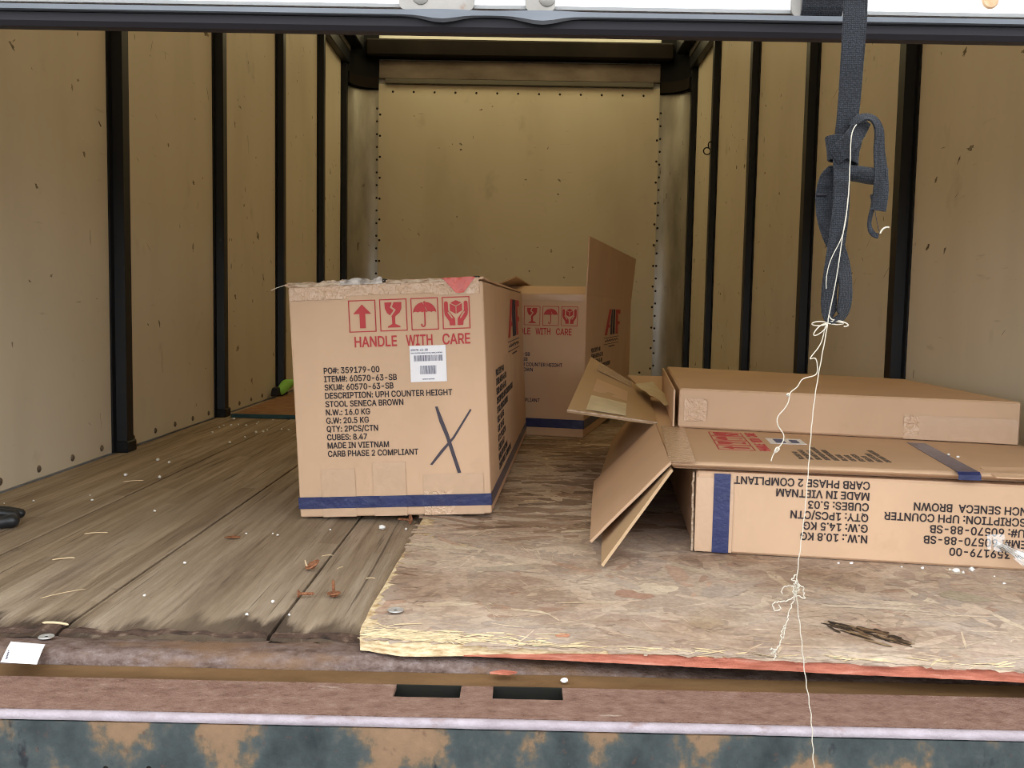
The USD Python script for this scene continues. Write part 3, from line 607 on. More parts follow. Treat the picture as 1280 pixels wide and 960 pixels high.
def print_symbols(parent, o, ex, ey, u0, v0, s, pitch, which=(0, 1, 2, 3), world=False):
    ex, ey = np.asarray(ex, float), np.asarray(ey, float)
    for k in which:
        g = unary_union([sym_frame(), SYM[k][0]()]); g = affinity.scale(g, s, s, origin=(0, 0))
        part(parent, 'handling_symbol', on_face(extrude(g), np.asarray(o)+ex*(u0+k*pitch)+ey*v0, ex, ey), 'red_ink', world=world)
def print_care(parent, o, ex, ey, u0, u1, v, h, words=('HANDLE', 'WITH', 'CARE'), cut=None, world=False):
    fr = {'HANDLE': (0, .368), 'WITH': (.448, .676), 'CARE': (.762, 1.0)}
    ex, ey = np.asarray(ex, float), np.asarray(ey, float)
    for w_ in words:
        a, b = fr[w_]; part(parent, 'lettering', on_face(text(w_, h, (b-a)*(u1-u0)), np.asarray(o)+ex*(u0+a*(u1-u0))+ey*v, ex, ey), 'red_ink', world=world)
def print_lines(parent, lines, o, ex, ey, u0, v0, dv, h, material='black_ink', sx=.86, world=False):
    ex, ey = np.asarray(ex, float), np.asarray(ey, float)
    for i, s_ in enumerate(lines): part(parent, 'lettering', on_face(text(s_, h, sx=sx), np.asarray(o)+ex*u0+ey*(v0-i*dv), ex, ey), material, world=world)
def print_logo(parent, o, ex, ey, w_, h_):
    S = lambda p: affinity.scale(p, w_, h_, origin=(0, 0))
    red = unary_union([Polygon([(.02, .0), (.17, .0), (.46, 1.0), (.30, 1.0)]), Polygon([(.80, .0), (.93, .0), (.93, .38), (1.06, .38), (1.06, .52), (.93, .52), (.93, .82), (1.10, .82), (1.10, 1.0), (.76, 1.0), (.76, 0.0)]).buffer(0), Polygon([(.14, .28), (.36, .28), (.36, .40), (.18, .40)])])
    navy = unary_union([Polygon([(.40, .0), (.52, .0), (.52, 1.0), (.48, 1.0), (.40, .62)]), Polygon([(.56, .0), (.70, .0), (.70, 1.0), (.56, 1.0)])])
    for col, gg in (('red_ink', red), ('navy_ink', navy)):
        for g_ in getattr(S(gg), 'geoms', [S(gg)]): part(parent, 'logo_letter', on_face(extrude(g_), o, ex, ey), col)
    x = np.linspace(.05, .95, 60); wave = LineString(np.stack([x, -.22+.045*np.sin(x*55)*np.sin(x*17+1)], 1)*[w_, h_]).buffer(.0016)
    bars = unary_union([sbox(-.02*w_, -.115*h_, 1.0*w_, -.095*h_), sbox(-.02*w_, -.36*h_, 1.0*w_, -.34*h_), wave, sbox(.3*w_, -.47*h_, .7*w_, -.43*h_)])
    part(parent, 'logo_rule', on_face(extrude(bars), o, ex, ey), 'navy_ink')

def carton_shell(w_, d_, h_, seed, r=.004, bulge=.0016):
    pts = []
    for x in (r, w_-r):
        for y in (r, d_-r):
            for z in (r, h_-r):
                s = trimesh.creation.icosphere(1, r).vertices; pts.append(s+[x, y, z])
    m = m3.Manifold.hull_points(np.vstack(pts)).refine_to_length(.035); m = tri(m)
    c = m.vertices.copy(); n = noise3(c, 5, seed)*bulge*2
    for a, L in ((0, w_), (1, d_), (2, h_)):
        edge = np.abs(c[:, a]-L/2) > L/2-.002
        inner = np.prod([np.clip(1-np.abs(c[:, b]/M_-.5)*2, 0, 1)**.5 for b, M_ in ((0, w_), (1, d_), (2, h_)) if b != a], axis=0)
        c[:, a] += np.where(edge, np.sign(c[:, a]-L/2)*n*inner, 0)
    m.vertices = c; return m

# ------------------------------------------------------------------ the closed stool carton in front
W1, D1, H1 = .400, 1.25, .474
FX, UZ, SY = (1, 0, 0), (0, 0, 1), (0, 1, 0)
R1 = rot(-.0627, 0, -.0553)
b1 = thing('stool_carton', 'tall closed cardboard stool carton with a handwritten X on its front', 'cardboard box', (-.4123, 1.9015, .0025), R1)
body = part(b1, 'body', carton_shell(W1, D1, H1, 1, bulge=.0008), 'kraft', smooth=30)
F = (0, -.0008, 0)
print_symbols(b1, F, FX, UZ, .1235, .3795, .0560, .0640)
print_care(b1, F, FX, UZ, .133, .370, .3495, .0205)
print_lines(b1, STOOL, F, FX, UZ, .0660, .2975, .01715, .0118)
part(b1, 'marker_cross', on_face(extrude(unary_union([Polygon([(.2925, .2230), (.2975, .2235), (.318, .166), (.3405, .0865), (.3335, .0855), (.312, .160), (.300, .192)]), Polygon([(.364, .2165), (.367, .2145), (.330, .158), (.282, .1035), (.277, .1045), (.300, .133), (.326, .160)])])), F, FX, UZ), 'marker')
lb = part(b1, 'shipping_label', on_face(extrude(sbox(.2455, .2745, .3195, .3480), .0007), (0, -.0013, 0), FX, UZ), 'paper', label='white shipping label with barcodes')
def barcode(x0, x1, y0, y1, seed, n=34):
    r = np.random.default_rng(seed); e = np.cumsum(r.uniform(.4, 1.6, 2*n+1)); e = (e-e[0])/(e[-1]-e[0])*(x1-x0)+x0
    return unary_union([sbox(e[2*i], y0, e[2*i+1], y1) for i in range(n)])
L0 = (0, -.0020, 0)
part(lb, 'barcode', on_face(extrude(barcode(.2535, .3125, .3165, .3285, 3, 40), .0003), L0, FX, UZ), 'barcode')
part(lb, 'barcode', on_face(extrude(barcode(.2655, .2995, .2900, .3075, 4, 26), .0003), L0, FX, UZ), 'barcode')
part(lb, 'lettering', on_face(text('60570-63-SB', .0042), V(.2480, -.0020, .3375), FX, UZ), 'barcode')
part(lb, 'lettering', on_face(text('UPH COUNTER HEIGHT STOOL SENECA BROWN', .0024, .064), V(.2480, -.0020, .3320), FX, UZ), 'barcode')
part(lb, 'lettering', on_face(text('MADE IN VIETNAM', .0022), V(.270, -.0020, .2790), FX, UZ), 'barcode')
# side print
S_ = (W1+.0008, 0, 0)
print_logo(b1, V(W1+.0008, .60, .342), SY, UZ, .44, .105)
print_lines(b1, STOOL, S_, SY, UZ, .20, .268, .0212, .0145, sx=1.30)
# blue band round the foot
for nm, x0, x1, y0, y1 in (('f', -.0006, W1+.0006, -.0034, -.0002), ('r', W1+.0002, W1+.0014, -.001, D1), ('l', -.0014, -.0002, 0, D1)):
    part(b1, 'blue_band', rbox(x0, x1, y0, y1, .0185, .0425, .0002), 'blue')
# top flaps with a torn, taped front edge
def wav(seed, amp):
    def fn(P, u, v):
        P = P.copy(); k = np.clip(1-v*12, 0, 1); P[..., 2] += k*amp*(noise3(P*[1, 0, 0], 40, seed)+.3); P[..., 1] += k*.006*noise3(P*[1, 0, 0], 60, seed+3); return P
    return fn
part(b1, 'top_flap', plate([(-.004, -.004, H1+.004), (.205, -.003, H1+.0045), (.203, D1, H1+.003), (0, D1, H1+.003)], .0045, 40, 14, fn=wav(2, .007)), 'kraft', smooth=30)
part(b1, 'top_flap', plate([(.208, -.003, H1+.0045), (.402, -.002, H1+.004), (W1, D1, H1+.003), (.206, D1, H1+.003)], .0045, 40, 14, fn=wav(4, .006)), 'kraft', smooth=30)
def crumple(x0, x1, z0, z1, y, amp, seed, nu=40, nv=10, t=.0004):
    return plate([(x0, y, z0), (x1, y, z0), (x1, y, z1), (x0, y, z1)], t, nu, nv, fn=lambda P, u, v: P+np.stack([0*u, -amp*.6*meshkit.noise(P*[1, 1, .5]*30+7, seed)-.0002, amp*.8*(meshkit.noise(P*40+3, seed+5)-.5)*(v < .95)*(v > .02)], -1))
part(b1, 'torn_edge', plate([(.002, -.0045, H1+.0065), (.200, -.0045, H1+.0085), (.200, .03, H1+.0085), (.002, .03, H1+.0065)], .0018, 60, 6, fn=lambda P, u, v: P+np.stack([0*u, .006*noise3(P*[1, 0, 0], 90, 3)*(1-v), .005*noise3(P*[1, .5, 0], 70, 8)], -1)), 'kraft_edge', smooth=30)
part(b1, 'grey_tape', plate([(.085, -.0055, H1+.0085), (.196, -.0055, H1+.0095), (.196, .035, H1+.0115), (.085, .035, H1+.0095)], .0012, 50, 8, fn=lambda P, u, v: P+np.stack([0*u, .008*noise3(P*[1, 0, 0], 60, 13)*(1-v), .009*noise3(P*[1, .7, 0], 55, 18)], -1)), 'grey_tape', smooth=30, label='crumpled grey tape along the torn top edge')
def ragged(x0, x1, zb, zt, seed, t=.0016): return plate([(x0, -.0062, zb), (x1, -.0062, zb), (x1, -.0050, zt), (x0, -.0050, zt)], t, 70, 5, fn=lambda P, u, v: P+np.stack([0*u, .004*(meshkit.noise(P*[120, 0, 90], seed)-.5), (.007*(meshkit.noise(P*[75, 0, 0], seed+1)-.5)+.003*(meshkit.noise(P*[260, 0, 0], seed+3)-.5))*v], -1))
part(b1, 'torn_edge', ragged(.002, .120, H1+.001, H1+.0095, 4), 'kraft_edge', smooth=30)
part(b1, 'grey_tape', ragged(.110, .197, H1+.002, H1+.0125, 9), 'grey_tape', smooth=30)
part(b1, 'torn_edge', ragged(.204, .322, H1+.001, H1+.0065, 14), 'kraft_edge', smooth=30)
part(b1, 'tape_end', rbox(.196, .2035, -.005, .02, H1+.004, H1+.0115, .001), 'screw')
part(b1, 'clear_tape', crumple(.004, .120, H1-.026, H1+.006, -.0016, .0035, 21), 'crinkled_tape', smooth=30)
part(b1, 'clear_tape', crumple(.120, .300, H1-.020, H1+.007, -.0016, .003, 22, 50), 'crinkled_tape', smooth=30)
part(b1, 'clear_tape', crumple(.300, .392, H1-.025, H1+.007, -.0016, .004, 23), 'crinkled_tape', smooth=30)
part(b1, 'red_tape', plate([(.345, -.0050, H1-.022), (.362, -.0050, H1-.022), (.385, -.0040, H1+.0085), (.318, -.0040, H1+.0085)], .0006, 14, 10, fn=lambda P, u, v: P+np.stack([.006*noise3(P, 50, 2), -abs(.006*noise3(P, 70, 4)), .003*noise3(P, 80, 6)], -1)), 'red_tape', smooth=30, label='scrap of red tape over the top front edge')
part(b1, 'red_tape', plate([(.318, -.0045, H1+.0080), (.385, -.0042, H1+.0080), (.395, .05, H1+.010), (.330, .05, H1+.010)], .0006, 14, 10, fn=lambda P, u, v: P+np.stack([0*u, 0*u, .005*noise3(P, 50, 12)], -1)), 'red_tape', smooth=30)
part(b1, 'corner_hole', rbox(.380, .394, -.0025, .006, H1+.0062, H1+.0100, .001), 'screw')
for x0, x1, z0, z1, s in ((.050, .120, .0005, .100, 31), (.158, .226, .0005, .112, 32), (.262, .385, .0005, .085, 33)):
    part(b1, 'clear_tape', crumple(x0, x1, z0, z1, -.0016, .0006, s, 20, 20), 'clear_tape', smooth=30)
part(b1, 'clear_tape', crumple(.262, .325, .001, .050, -.0018, .0030, 41, 30, 20), 'crinkled_tape', smooth=30)
for pts in ([(-.034, -.002, H1-.003), (-.018, -.001, H1+.003), (0, 0, H1+.0075), (.03, .004, H1+.009)],):
    part(b1, 'loose_thread', tube(smooth_path(pts, 20), .0008, 6), 'twine')

# ------------------------------------------------------------------ the opened stool carton behind it
R2 = rot(-.232)
b2c = thing('stool_carton', 'opened cardboard stool carton with one tall flap standing up behind the front carton', 'cardboard box', (-.1334, 3.196, .0166), R2)
o_, T = rbox, .0055
W2, D2, H2 = .400, 1.28, .479
sh = m3.Manifold.hull_points(np.vstack([trimesh.creation.icosphere(1, .004).vertices+[x, y, z] for x in (.004, W2-.004) for y in (.004, D2-.004) for z in (.004, H2-.002)])) - m3.Manifold.cube((W2-2*T, D2-2*T, H2)).translate((T, T, T))
part(b2c, 'body', tri(sh), 'kraft', smooth=30)
F2_ = (0, -.0003, 0)
print_symbols(b2c, F2_, FX, UZ, .1235, .3745, .0560, .0640, which=(0, 1, 2, 3))
print_care(b2c, F2_, FX, UZ, .128, .352, .344, .0215)
print_lines(b2c, STOOL[:4], F2_, FX, UZ, .060, .288, .0172, .0118, 'navy_ink')
print_lines(b2c, STOOL[4:], F2_, FX, UZ, .060, .2185, .0172, .0118, 'navy_ink')
print_logo(b2c, V(W2+.0003, .43, .335), SY, UZ, .42, .100)
print_lines(b2c, STOOL, V(W2+.0003, 0, 0), SY, UZ, .12, .282, .0212, .0145, sx=1.30)
for x0, x1, y0, y1 in ((-.0004, W2+.0004, -.0012, -.0001), (W2+.0001, W2+.0012, -.001, D2)):
    part(b2c, 'blue_band', rbox(x0, x1, y0, y1, .030, .060, .0002), 'blue')
part(b2c, 'flap', plate([(W2-.003, .0, H2), (W2-.003, D2, H2), (W2+.012, D2+.02, H2+.193), (W2+.004, -.002, H2+.193)], .005, 14, 8, warp=.003, seed=5), 'kraft', smooth=30, label='tall side flap standing upright')
part(b2c, 'flap', plate([(.004, .002, H2), (W2-.008, .002, H2), (W2-.008, .185, H2+.030), (.008, .185, H2+.030)], .005, 10, 8, warp=.002, seed=6), 'kraft', smooth=30)
part(b2c, 'flap', plate([(.01, D2-.19, H2+.035), (W2-.01, D2-.19, H2+.026), (W2-.008, D2-.002, H2), (.004, D2-.002, H2)], .005, 10, 8, warp=.003, seed=7), 'kraft', smooth=30)
part(b2c, 'flap', plate([(.0, .02, H2), (.0, .62, H2), (.135, .60, H2+.012), (.145, .05, H2+.060)][::-1], .005, 12, 10, warp=.006, seed=8, fn=lambda P, u, v: P), 'kraft_dark', smooth=30)
part(b2c, 'clear_tape', crumple(.02, .389, H2-.022, H2-.001, -.0010, .0022, 52, 60, 8), 'clear_tape', smooth=30)

# ------------------------------------------------------------------ the bench carton lying on its side on the right
A4 = np.array([(.354, 1.631), (1.075, 1.520), (1.090, 2.72), (.480, 2.90)]); AZ, AH = .0178, .1447
bc = thing('bench_carton', 'low cardboard bench carton with upside-down black printing and a vertical blue stripe', 'cardboard box', (.354, 1.631, AZ))
part(bc, 'body', prism([(*p, AZ) for p in A4]+[(*p, AZ+AH) for p in A4], .004), 'kraft', world=True, smooth=30)
ax = V(*(A4[1]-A4[0]), 0); AL = np.linalg.norm(ax); ax /= AL; ao = V(*A4[0], AZ); an = np.cross(ax, [0, 0, 1])
FO = ao+an*.0006
part(bc, 'blue_band', on_face(extrude(sbox(.030, .0015, .0585, AH-.002), .0008), ao+an*.0026, ax, (0, 0, 1)), 'blue', world=True)
BL1 = ['N.W.: 10.8 KG', 'G.W: 14.5 KG', 'QTY: 1PCS/CTN', 'CUBES: 5.03', 'MADE IN VIETNAM', 'CARB PHASE 2 COMPLIANT']
BL2 = ['PO#: 359179-00', 'ITEM#: 60570-88-SB', 'SKU#: 60570-88-SB', 'DESCRIPTION: UPH COUNTER', 'BENCH SENECA  BROWN']
# upside down: reading direction -ax, letters' up is -z
print_lines(bc, BL1, FO, -ax, (0, 0, -1), -.292, -.0455, .0187, .0132, sx=.93, world=True)
print_lines(bc, BL2, FO, -ax, (0, 0, -1), -.566, -.0325, .0187, .0132, sx=.93, world=True)
part(bc, 'clear_tape', on_face(moved(crumple(.0, .064, .002, AH-.01, 0, .0012, 61, 24, 24), (0, -.0016, 0)), ao, ax, np.cross((0, 0, 1), ax)), 'clear_tape', smooth=30, world=True)
def side_tex(y): return y
part(bc, 'crushed_edge', plate([(.351, 1.634, AZ+.001), (.3505, 1.640, AZ+AH-.004), (.366, 1.70, AZ+AH-.004), (.366, 1.70, AZ+.001)], .0035, 30, 4, fn=lambda P, u, v: P+np.stack([-.004*abs(noise3(P*[0, 1, 1], 60, 3))*2, 0*u, 0*u], -1)), 'kraft_edge', smooth=30, world=True)
# stretch film torn loose on its front
fm = thing('stretch_film', 'torn bunch of clear stretch film hanging off the front of the low bench carton', 'plastic wrap', tuple(ao+ax*.50+an*.01))
p0 = ao+ax*.499+an*.004+V(0, 0, .046)
for k, (e, w0, w1, seed) in enumerate(((V(.915, 1.485, .026), .020, .018, 1), (V(.900, 1.478, .0215), .012, .014, 2), (V(.935, 1.490, .034), .014, .016, 3))):
    r = np.random.default_rng(90+k); mid = (p0+e)/2+an*(.006+.006*k)+V(0, 0, .004-.006*k)
    pth = smooth_path([p0+V(.001*k, 0, -.004*k), (p0*.75+mid*.25)+an*.002, mid, e], 40); pth += .003*(meshkit.noise(pth*40, k)-.5)[:, None]
    wd = np.stack([np.cos(np.linspace(0, 1.6+k, 40)), 0*np.ones(40), np.sin(np.linspace(.5, 2.2+k, 40))], 1)
    part(fm, 'film_strip', ribbon(pth, wd, np.linspace(w0*.6, w1, 40), .0012, 60), 'film', smooth=40, world=True)
    for j in range(3):
        q2 = pth+np.stack([.003*np.sin(np.linspace(0, 5+j, 40)), -.002*np.ones(40)*j, .003*np.cos(np.linspace(j, 4+j, 40))], 1)
        part(fm, 'fold_highlight', tube(q2, .00055, 6), 'foam', world=True)  # white threads painted in as the highlights along the film folds
part(fm, 'film_bunch', plate([p0+ax*-.016+an*.001+V(0, 0, .014), p0+ax*.010+an*.001+V(0, 0, .016), p0+ax*.022+an*.006+V(0, 0, -.016), p0+ax*-.016+an*.006+V(0, 0, -.010)], .0006, 24, 24, fn=lambda P, u, v: P+an*(.006*abs(meshkit.noise(P*[1, 1, .3]*60, 5)-.5))[..., None]), 'film', smooth=40, world=True)

# ------------------------------------------------------------------ the opened, collapsed carton lying on top of it
BF = np.array([(.305, 1.622), (1.068, 1.528), (1.088, 2.60), (.430, 2.86)]); BZ = AZ+AH+.0012
oc = thing('opened_carton', 'opened collapsed carton with splayed end flaps, laid flat on the low bench carton', 'cardboard box', (.305, 1.622, BZ))
def sheet8(F4, z0, z1, r): return prism([(*p, z0) for p in F4]+[(*p, z1) for p in F4], r)
part(oc, 'panel', sheet8(BF, BZ+.006, BZ+.019, .0062), 'kraft', world=True, smooth=50)
part(oc, 'panel', sheet8(BF+[(.012, .03), (-.05, .035), (-.01, -.01), (.012, -.01)], BZ, BZ+.0055, .001), 'kraft', world=True)
bx = V(*(BF[1]-BF[0]), 0); bx /= np.linalg.norm(bx); bu = -bx; br = V(0, 1, 0)-bx*bx[1]; br /= np.linalg.norm(br)
TOPZ = BZ+.0192
lft = lambda y: np.interp(y, [1.578, 2.86], [.298, .430])
# print on the top panel reads away from the viewer, heads to the left
po = V(.298, 1.60, TOPZ)
print_symbols(oc, po, br, bu, .175, -.170, .060, .068, world=True, which=(0, 1, 2, 3))
print_care(oc, po, br, bu, .175, .44, -.198, .020, world=True)
part(oc, 'shipping_label', on_face(extrude(sbox(.285, -.283, .365, -.212), .0006), po, br, bu), 'paper', world=True, label='white label on the flattened carton')
part(oc, 'barcode', on_face(extrude(barcode(.295, .355, -.245, -.225, 6, 26), .0003), po+V(0, 0, .0007), br, bu), 'barcode', world=True)
part(oc, 'barcode', on_face(extrude(barcode(.300, .345, -.272, -.256, 7, 20), .0003), po+V(0, 0, .0007), br, bu), 'barcode', world=True)
print_lines(oc, ['PO#: 359179-00', 'ITEM#: 60570-88-SB', 'SKU#: 60570-88-SB', 'DESCRIPTION: UPH COUNTER', 'BENCH SENECA BROWN']+BL1, po, br, bu, .09, -.245, .0150, .0092, 'worn_ink', world=True)
bb = [V(.775, 1.562, TOPZ-.0004), V(.806, 1.560, TOPZ-.0004), V(.872, 1.985, TOPZ+.0003), V(.835, 1.990, TOPZ+.0003)]
part(oc, 'blue_band', plate([V(.775, 1.5535, TOPZ+.0002), V(.812, 1.5515, TOPZ+.0002), V(.872, 1.900, TOPZ+.0004), V(.838, 1.912, TOPZ+.0004)], .0006, 8, 20), 'blue', world=True)
part(oc, 'blue_band', plate([V(.775, 1.5482, TOPZ-.0125), V(.812, 1.5462, TOPZ-.0125), V(.812, 1.5462, TOPZ-.004), V(.775, 1.5482, TOPZ-.004)], .0012, 4, 4), 'blue', world=True)
part(oc, 'blue_band', plate([V(.775, 1.5482, TOPZ-.0045), V(.812, 1.5462, TOPZ-.0045), V(.812, 1.5525, TOPZ+.0005), V(.775, 1.5545, TOPZ+.0005)], .0012, 4, 4), 'blue', world=True)
part(oc, 'torn_edge', plate([V(.835, 1.543, TOPZ-.006), V(1.06, 1.528, TOPZ-.010), V(1.06, 1.60, TOPZ+.002), V(.835, 1.60, TOPZ+.0012)], .0022, 50, 6, fn=lambda P, u, v: P+np.stack([0*u, .010*noise3(P*[1, 0, 0], 50, 3)*(1-v), .005*noise3(P*[1, .6, 0], 60, 8)*(1-v)], -1)), 'kraft', world=True, smooth=30)
part(oc, 'clear_tape', plate([V(.300, 1.60, TOPZ+.0008), V(.345, 1.595, TOPZ+.0008), V(.415, 2.12, TOPZ+.0008), V(.362, 2.12, TOPZ+.0008)], .0004, 10, 30, fn=lambda P, u, v: P+np.stack([0*u, 0*u, abs(.003*noise3(P, 60, 3))], -1)), 'crinkled_tape', world=True, smooth=30)
HZ = BZ+.015
part(oc, 'end_flap', plate([(.306, 1.624, HZ), (.362, 2.190, HZ), (.223, 2.226, .030), (.170, 1.636, .030)][::-1], .005, 14, 8, warp=.003, seed=3), 'kraft', world=True, smooth=30, label='end flap hanging down to the strand board')
part(oc, 'end_flap', plate([(.307, 1.612, HZ-.012), (.362, 2.16, HZ-.012), (.235, 2.14, .022), (.180, 1.506, .0225)][::-1], .005, 14, 8, warp=.003, seed=4), 'kraft_dark', world=True, smooth=30)
part(oc, 'end_flap', plate([(.366, 2.205, HZ-.004), (.440, 2.95, HZ-.010), (.352, 3.05, .024), (.236, 2.252, .024)][::-1], .005, 10, 8, warp=.003, seed=6), 'kraft_dark', world=True, smooth=30)
D4 = [(.364, 2.192, HZ), (.432, 2.84, HZ+.018), (.250, 2.80, .302), (.152, 2.200, .204)]
fd = part(oc, 'raised_flap', plate(D4[::-1], .005, 16, 16, warp=.004, seed=9), 'kraft_dark', world=True, smooth=30, label='raised end flap showing its inner side')
def on_D(u0, u1, v0, v1, off=.0034):
    D = np.array(D4); f_ = lambda u, v: D[0]*(1-u)*(1-v)+D[1]*u*(1-v)+D[2]*u*v+D[3]*(1-u)*v
    c_ = [f_(u0, v0), f_(u1, v0), f_(u1, v1), f_(u0, v1)]; n = np.cross(c_[3]-c_[0], c_[1]-c_[0]); n /= np.linalg.norm(n); n *= np.sign(n[2])
    return [p+n*(off+.0012) for p in c_]
part(fd, 'tape_strip', plate(on_D(.04, .30, .35, .80)[::-1], .0005, 8, 8, warp=.0015, seed=2), 'sheeting', world=True, smooth=30)
part(fd, 'tape_strip', plate(on_D(.38, .62, .35, .80)[::-1], .0005, 8, 8, warp=.0015, seed=3), 'kraft', world=True, smooth=30)
part(fd, 'tape_strip', plate(on_D(.80, .97, .30, .85)[::-1], .0005, 8, 8, warp=.002, seed=4), 'crinkled_tape', world=True, smooth=30)
part(fd, 'torn_rim', plate([(.364, 2.184, HZ+.003), (.152, 2.191, .2075), (.152, 2.197, .2075), (.364, 2.190, HZ+.003)], .0034, 40, 2, fn=lambda P, u, v: P+np.stack([0*u, .004*noise3(P*[1, 0, 0], 90, 3), .003*noise3(P*[1, 0, 0], 120, 8)], -1)), 'kraft_edge', world=True, smooth=30)
part(oc, 'raised_flap', plate([(.438, 2.84, HZ+.006), (.62, 2.90, HZ+.004), (.60, 3.10, .228), (.395, 3.08, .230)][::-1], .005, 8, 8, warp=.003, seed=12), 'kraft', world=True, smooth=30)
part(oc, 'paper_scrap', plate([(.372, 2.70, .236), (.440, 2.80, .236), (.466, 2.50, .192), (.402, 2.32, .208)][::-1], .0012, 14, 14, warp=.012, seed=15), 'sheeting', world=True, smooth=30, label='crumpled pale paper in the corner')

# ------------------------------------------------------------------ the slab box on top
C4 = np.array([(.397, 2.086), (1.062, 1.897), (1.090, 2.55), (.500, 2.935)]); CZ0, CZ1 = TOPZ+.0012, .272
sb = thing('slab_box', 'flat plain closed cardboard box lying on top of the opened collapsed carton', 'cardboard box', (.397, 2.086, CZ0))
part(sb, 'body', prism([(*p, CZ0) for p in C4]+[(*(p+[.002, .003]), CZ1) for p in C4], .004), 'kraft', world=True, smooth=30)
cx_ = V(*(C4[1]-C4[0]), 0); cl = np.linalg.norm(cx_); cx_ /= cl; cn = np.cross(cx_, [0, 0, 1]); co = V(*C4[0], CZ0)
def cface(u0, u1, v0, v1, off): return [co+cx_*u+V(0, 0, v)+cn*off for u, v in ((u0, v0), (u1, v0), (u1, v1), (u0, v1))]
part(sb, 'end_flap', plate([co+V(-.010, .006, .001), co+V(-.010, .006, CZ1-CZ0-.004), co+V(.09, .83, CZ1-CZ0-.004), co+V(.09, .83, .001)], .004, 2, 10), 'kraft', world=True)
part(sb, 'clear_tape', plate(cface(.012, .062, .016, .066, .0012), .0004, 20, 20, warp=.0008, seed=3), 'crinkled_tape', world=True, smooth=30)
part(sb, 'clear_tape', plate(cface(.47, cl-.004, .001, .052, .0010), .0004, 12, 6, warp=.0004, seed=4), 'clear_tape', world=True, smooth=30)
part(sb, 'clear_tape', plate(cface(.47, .50, .008, .052, .0016), .0004, 10, 10, warp=.003, seed=6), 'crinkled_tape', world=True, smooth=30)

# ------------------------------------------------------------------ pull strap tied to the door, and twine
X1 = (1, 0, 0)
ps = thing('pull_strap', 'knotted dark grey webbing pull strap hanging from the roll-up door', 'strap', (.371, .98, .43))
part(ps, 'main_strap', ribbon([(.372, 1.052, .90), (.3715, 1.02, .85), (.371, .986, .79), (.3705, .98, .70), (.369, .98, .64), (.365, .981, .600)], [X1]*6, .0215, .0022, 60), 'webbing', smooth=40, world=True)
part(ps, 'back_strap', ribbon([(.378, 1.054, .90), (.3775, 1.023, .85), (.3775, .990, .79), (.376, .9845, .70), (.373, .9845, .64), (.368, .985, .600)], [(1, .25, 0)]*6, .0200, .0022, 60), 'webbing', smooth=40, world=True)
# knot: a wrapped band pinching the strap
a = np.linspace(0, 2*math.pi*1.15, 40)
kn = np.stack([.3665+.0155*np.cos(a), .981+.0085*np.sin(a), .612+.0045*np.cos(a*.5)-.004*np.sin(a)], 1)
part(ps, 'knot', ribbon(kn, np.stack([.15*np.cos(a), .1*np.sin(a), np.ones(40)], 1), .024, .0026, 70), 'webbing', smooth=40, world=True)
part(ps, 'knot', ribbon([(.355, .974, .603), (.366, .969, .613), (.379, .974, .630), (.386, .980, .642)], [(-.6, 0, 1)]*4, .019, .0026, 30), 'webbing', smooth=40, world=True)
# tail: over the top, down on the right, frayed end
part(ps, 'tail', ribbon([(.372, .972, .634), (.380, .9705, .6415), (.390, .971, .642), (.3985, .973, .634), (.4015, .975, .615), (.4045, .975, .590), (.4055, .975, .570), (.4040, .975, .549)],
     [(.2, .3, 1), (.35, .5, .8), (.7, .6, .5), (.9, .5, .2), (1, .3, 0), (1, .2, 0), (1, .1, 0), (1, 0, 0)], [.010, .010, .010, .012, .0125, .015, .0165, .0155], .0022, 70), 'webbing', smooth=40, world=True)
part(ps, 'tail', ribbon([(.398, .978, .566), (.3985, .978, .550), (.3965, .978, .535), (.3985, .977, .5275), (.4055, .976, .523)], [(1, .3, 0), (.9, .3, .3), (.7, .3, .5), (.3, .2, 1), (.2, .1, 1)], [.005, .0045, .004, .0055, .0055], .0022, 40), 'webbing', smooth=40, world=True)
part(ps, 'loose_thread', tube(smooth_path([(.4005, .975, .549), (.402, .974, .540), (.4045, .974, .531), (.4065, .974, .525)], 20), .0004, 5), 'rubber', world=True)
part(ps, 'loose_thread', tube(smooth_path([(.4065, .974, .5255), (.409, .974, .530), (.4125, .974, .532), (.4155, .974, .5318)], 20), .0009, 6), 'twine', world=True)
# lower loop: two legs of strap twisted into a closed loop
part(ps, 'loop_strap', ribbon([(.3635, .977, .604), (.3640, .974, .585), (.3645, .972, .560), (.363, .972, .530), (.3605, .974, .500), (.3585, .977, .475), (.3590, .980, .452), (.3655, .983, .4365), (.3715, .985, .4375), (.3765, .984, .452), (.3765, .983, .472), (.3715, .984, .497), (.3630, .987, .520), (.3560, .988, .545), (.3540, .987, .566), (.3555, .985, .583), (.3610, .984, .592)],
     [(1, .1, 0), (1, .05, 0), (1, 0, 0), (1, .1, 0), (1, .3, 0), (1, .5, 0), (1, .5, -.1), (.9, .5, -.3), (.9, .5, .35), (.9, .45, .1), (.85, .5, .1), (.9, .4, 0), (1, .25, 0), (1, .1, 0), (1, 0, .1), (.9, 0, .35), (.6, 0, .6)],
     [.017, .0165, .0165, .018, .020, .0215, .021, .019, .019, .0195, .0195, .021, .0225, .0235, .0235, .020, .014], .0022, 170), 'webbing', smooth=40, world=True)
part(ps, 'stitch_bar', rbox(.3425, .3535, .9835, .9865, .5640, .5665, .0008), 'rubber', world=True)
